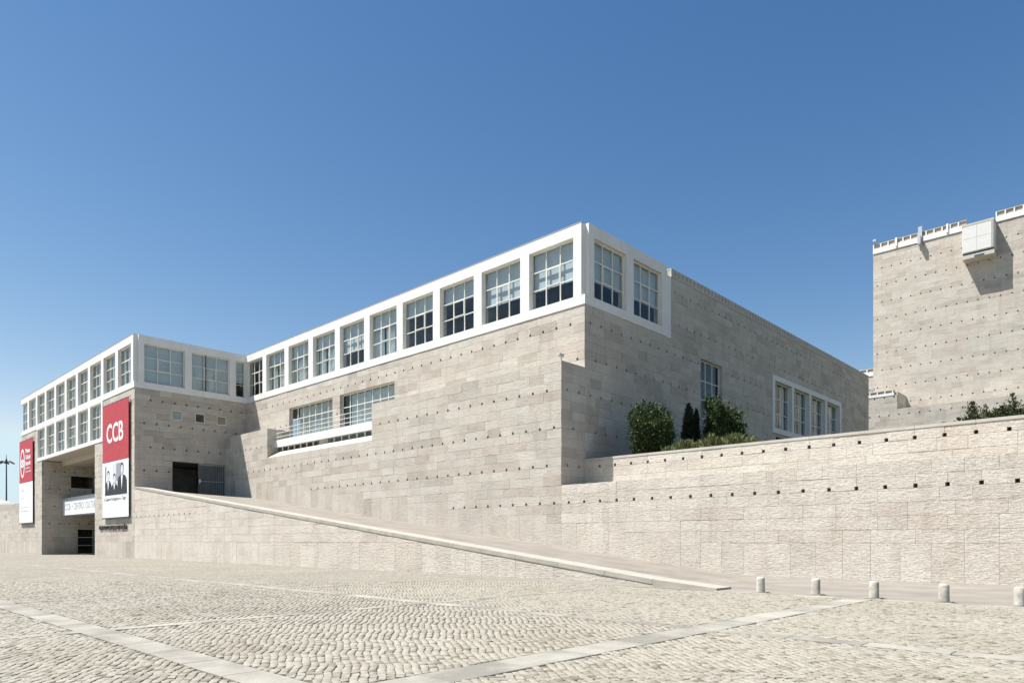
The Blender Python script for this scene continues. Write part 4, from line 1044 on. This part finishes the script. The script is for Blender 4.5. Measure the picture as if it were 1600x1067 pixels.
def shrub(name, label, cat, base, rx, ry, h, mat, n_branch=150, per=70, up=0.6, leaf=(0.10, 0.2), shape='round', group=None, spread=0.24, bare=0.12):
    t = thing(name, label, cat, group, base)
    tips = []; mb = MB()
    k = 0
    while len(tips) < n_branch:
        v = rng.normal(size=3); v /= np.linalg.norm(v); v *= rng.uniform(0.25, 1.0) ** 0.5
        if shape == 'round': p = np.array([v[0] * rx, v[1] * ry, h * 0.54 + v[2] * h * 0.46])
        elif shape == 'cone':
            zz = rng.uniform(0.02, 1.0); rad = (1 - zz ** 1.7) ** 0.8 * (0.55 + 0.45 * min(1, zz * 5)); an = rng.uniform(0, 6.283); q_ = rng.uniform(0.3, 1) ** 0.5
            p = np.array([math.cos(an) * rx * rad * q_, math.sin(an) * ry * rad * q_, zz * h])
        else: p = np.array([rng.uniform(-1, 1) * rx, rng.uniform(-1, 1) * ry, rng.uniform(0.1, 1) * h * (0.65 + 0.35 * math.sin(v[0] * 3))])
        if shape == 'round':
            nar = 0.70 + 0.30 * min(1.0, 1.9 * p[2] / h); out_ = 1.0 + (rng.uniform(.08, .30) if rng.random() < .22 else 0.0)
            p = np.array([p[0] * nar * out_, p[1] * nar * out_, h * .5 + (p[2] - h * .5) * (1 + (out_ - 1) * .5)])
        bump = 1 + (0.55 if shape != 'cone' else 0.10) * mnoise.noise(Vector((p[0] * 0.9 + base[0], p[1] * 0.9, p[2] * 0.9 + base[1])))
        p = p * np.array([bump, bump, 1 + (bump - 1) * .7]); p[2] = max(p[2], 0.1); tips.append(p)
    P = []; D = []; Z = []; Rn = []
    for p in tips:
        out = np.array([p[0] / rx, p[1] / ry, (p[2] - h * .35) / h]); out = out / (np.linalg.norm(out) + 1e-6)
        ax = out * (1 - up) + np.array([0, 0, up]); ax /= np.linalg.norm(ax)
        ln = rng.uniform(.4, 1.15) * (0.62 if shape != 'cone' else 0.4)
        tt = rng.uniform(-.6, .7, per); c = p[None] + ax[None] * (tt * ln)[:, None] + rng.normal(size=(per, 3)) * spread * (0.85 - 0.9 * np.clip(tt[:, None] + .15, 0, .8))
        P.append(c); D.append(ax[None] * 1.0 + rng.normal(size=(per, 3)) * .55); Z.append(rng.uniform(*leaf, per))
        clump = rng.uniform(0.1, .9); Rn.append(np.clip(clump + rng.normal(0, .18, per), 0, 1))
    P = np.concatenate(P); P[:, 2] = np.maximum(P[:, 2], 0.02)
    link('crown', leaves_mesh(P, np.concatenate(D), np.concatenate(Z), np.concatenate(Rn)), t).data.materials.append(M[mat])
    tr = MB()
    nst = 5 if shape == 'round' else (1 if shape == 'cone' else 8)
    for i in range(nst):
        an = i * 2.4; b0_ = Vector((math.cos(an) * rx * .12, math.sin(an) * ry * .12, -0.05)) if shape != 'hedge' else Vector((-rx + 2 * rx * (i + .5) / nst, 0, -.05))
        tip = Vector(tuple(tips[i * 7 % len(tips)])) if shape == 'round' else b0_ + Vector((0, 0, h * .8))
        mid = b0_.lerp(tip, .5) + Vector((0, 0, h * .1)); tr.tube(b0_, mid, .07, .045, n=6); tr.tube(mid, tip, .045, .012, n=6)
    tr.build('trunk', 'bark', t)
    return t
ZTER = 5.55
def at_px(px, X):                                     # where the sight line at photo column px crosses the line X = const
    r = (px - CX) / F_PX; dx, dy = r * CA - SA, r * SA + CA; return X * dy / dx
yb1 = at_px(1019, -20.4); yb2 = at_px(1129, -18.9); yc = at_px(1076, -21.0)
shrub('shrub', 'dark round shrub on the terrace nearest the corner of the parapet', 'shrub', (-20.4, yb1, ZTER), 1.00, 1.0, 3.05, 'leaf_a', 200, 210, .55, (0.07, 0.15))
shrub('shrub', 'brighter green round shrub in front of the tall side window', 'shrub', (-18.9, yb2, ZTER), 0.98, 1.0, 4.0, 'leaf_a', 220, 210, .55, (0.07, 0.15))
shrub('cypress', 'slim dark cypress between the two round shrubs', 'tree', (-21.0, yc, ZTER), 0.55, 0.55, 4.0, 'leaf_b', 150, 110, .85, (0.07, .14), 'cone', spread=.12)
shrub('cypress', 'thin low cypress tight against the taller slim one', 'tree', (-20.8, at_px(1088, -20.8), ZTER), 0.30, 0.30, 3.7, 'leaf_b', 90, 90, .85, (0.07, .14), 'cone', spread=.10)
for i, (px, X, h_) in enumerate(((1497, -6.6, 1.85), (1522, -6.2, 2.15), (1552, -5.8, 2.3), (1583, -5.2, 2.45), (1615, -4.6, 2.5))):
    yy = 36.0 + i * .15
    rr2 = (px - CX) / F_PX; kx = (rr2 * CA - SA) / (rr2 * SA + CA) * yy
    shrub('shrub', 'loose olive green shrub in the row growing behind the parapet under the tower', 'shrub', (kx, yy, ZTER), .80, .7, h_ * .70, 'leaf_c', 40, 110, .45, (0.07, .15), group='shrubs along the parapet under the tower', spread=.17)
# grass on the mound in front of the shrubs
n = 15000
pxg = rng.uniform(1038, 1194, n); Yg = rng.uniform(30.85, 32.6, n)
rg = (pxg - CX) / F_PX; Xg = Yg * (rg * CA - SA) / (rg * SA + CA)
hump = (0.44 + 0.36 * np.sin(np.clip((pxg - 1030) / 170, 0, 1) * np.pi) ** .5 + 0.10 * np.sin(pxg * .16) + 0.08 * np.sin(pxg * .41 + Yg * 3)) * np.clip((1198 - pxg) / 26, .45, 1)
Pg = np.c_[Xg, Yg, ZTER + hump * rng.uniform(.1, 1, len(Xg)) ** .6]
Dg = np.c_[rng.normal(0, .5, len(Xg)), rng.normal(0, .5, len(Xg)), np.ones(len(Xg))]
gme = leaves_mesh(Pg, Dg, rng.uniform(.18, .42, len(Xg)), rng.random(len(Xg)), .09); gme.materials.append(M['grass'])
go = link('grass', gme, kind='stuff'); tag(go, 'tufted green ground cover spilling along the parapet below the shrubs', 'grass')
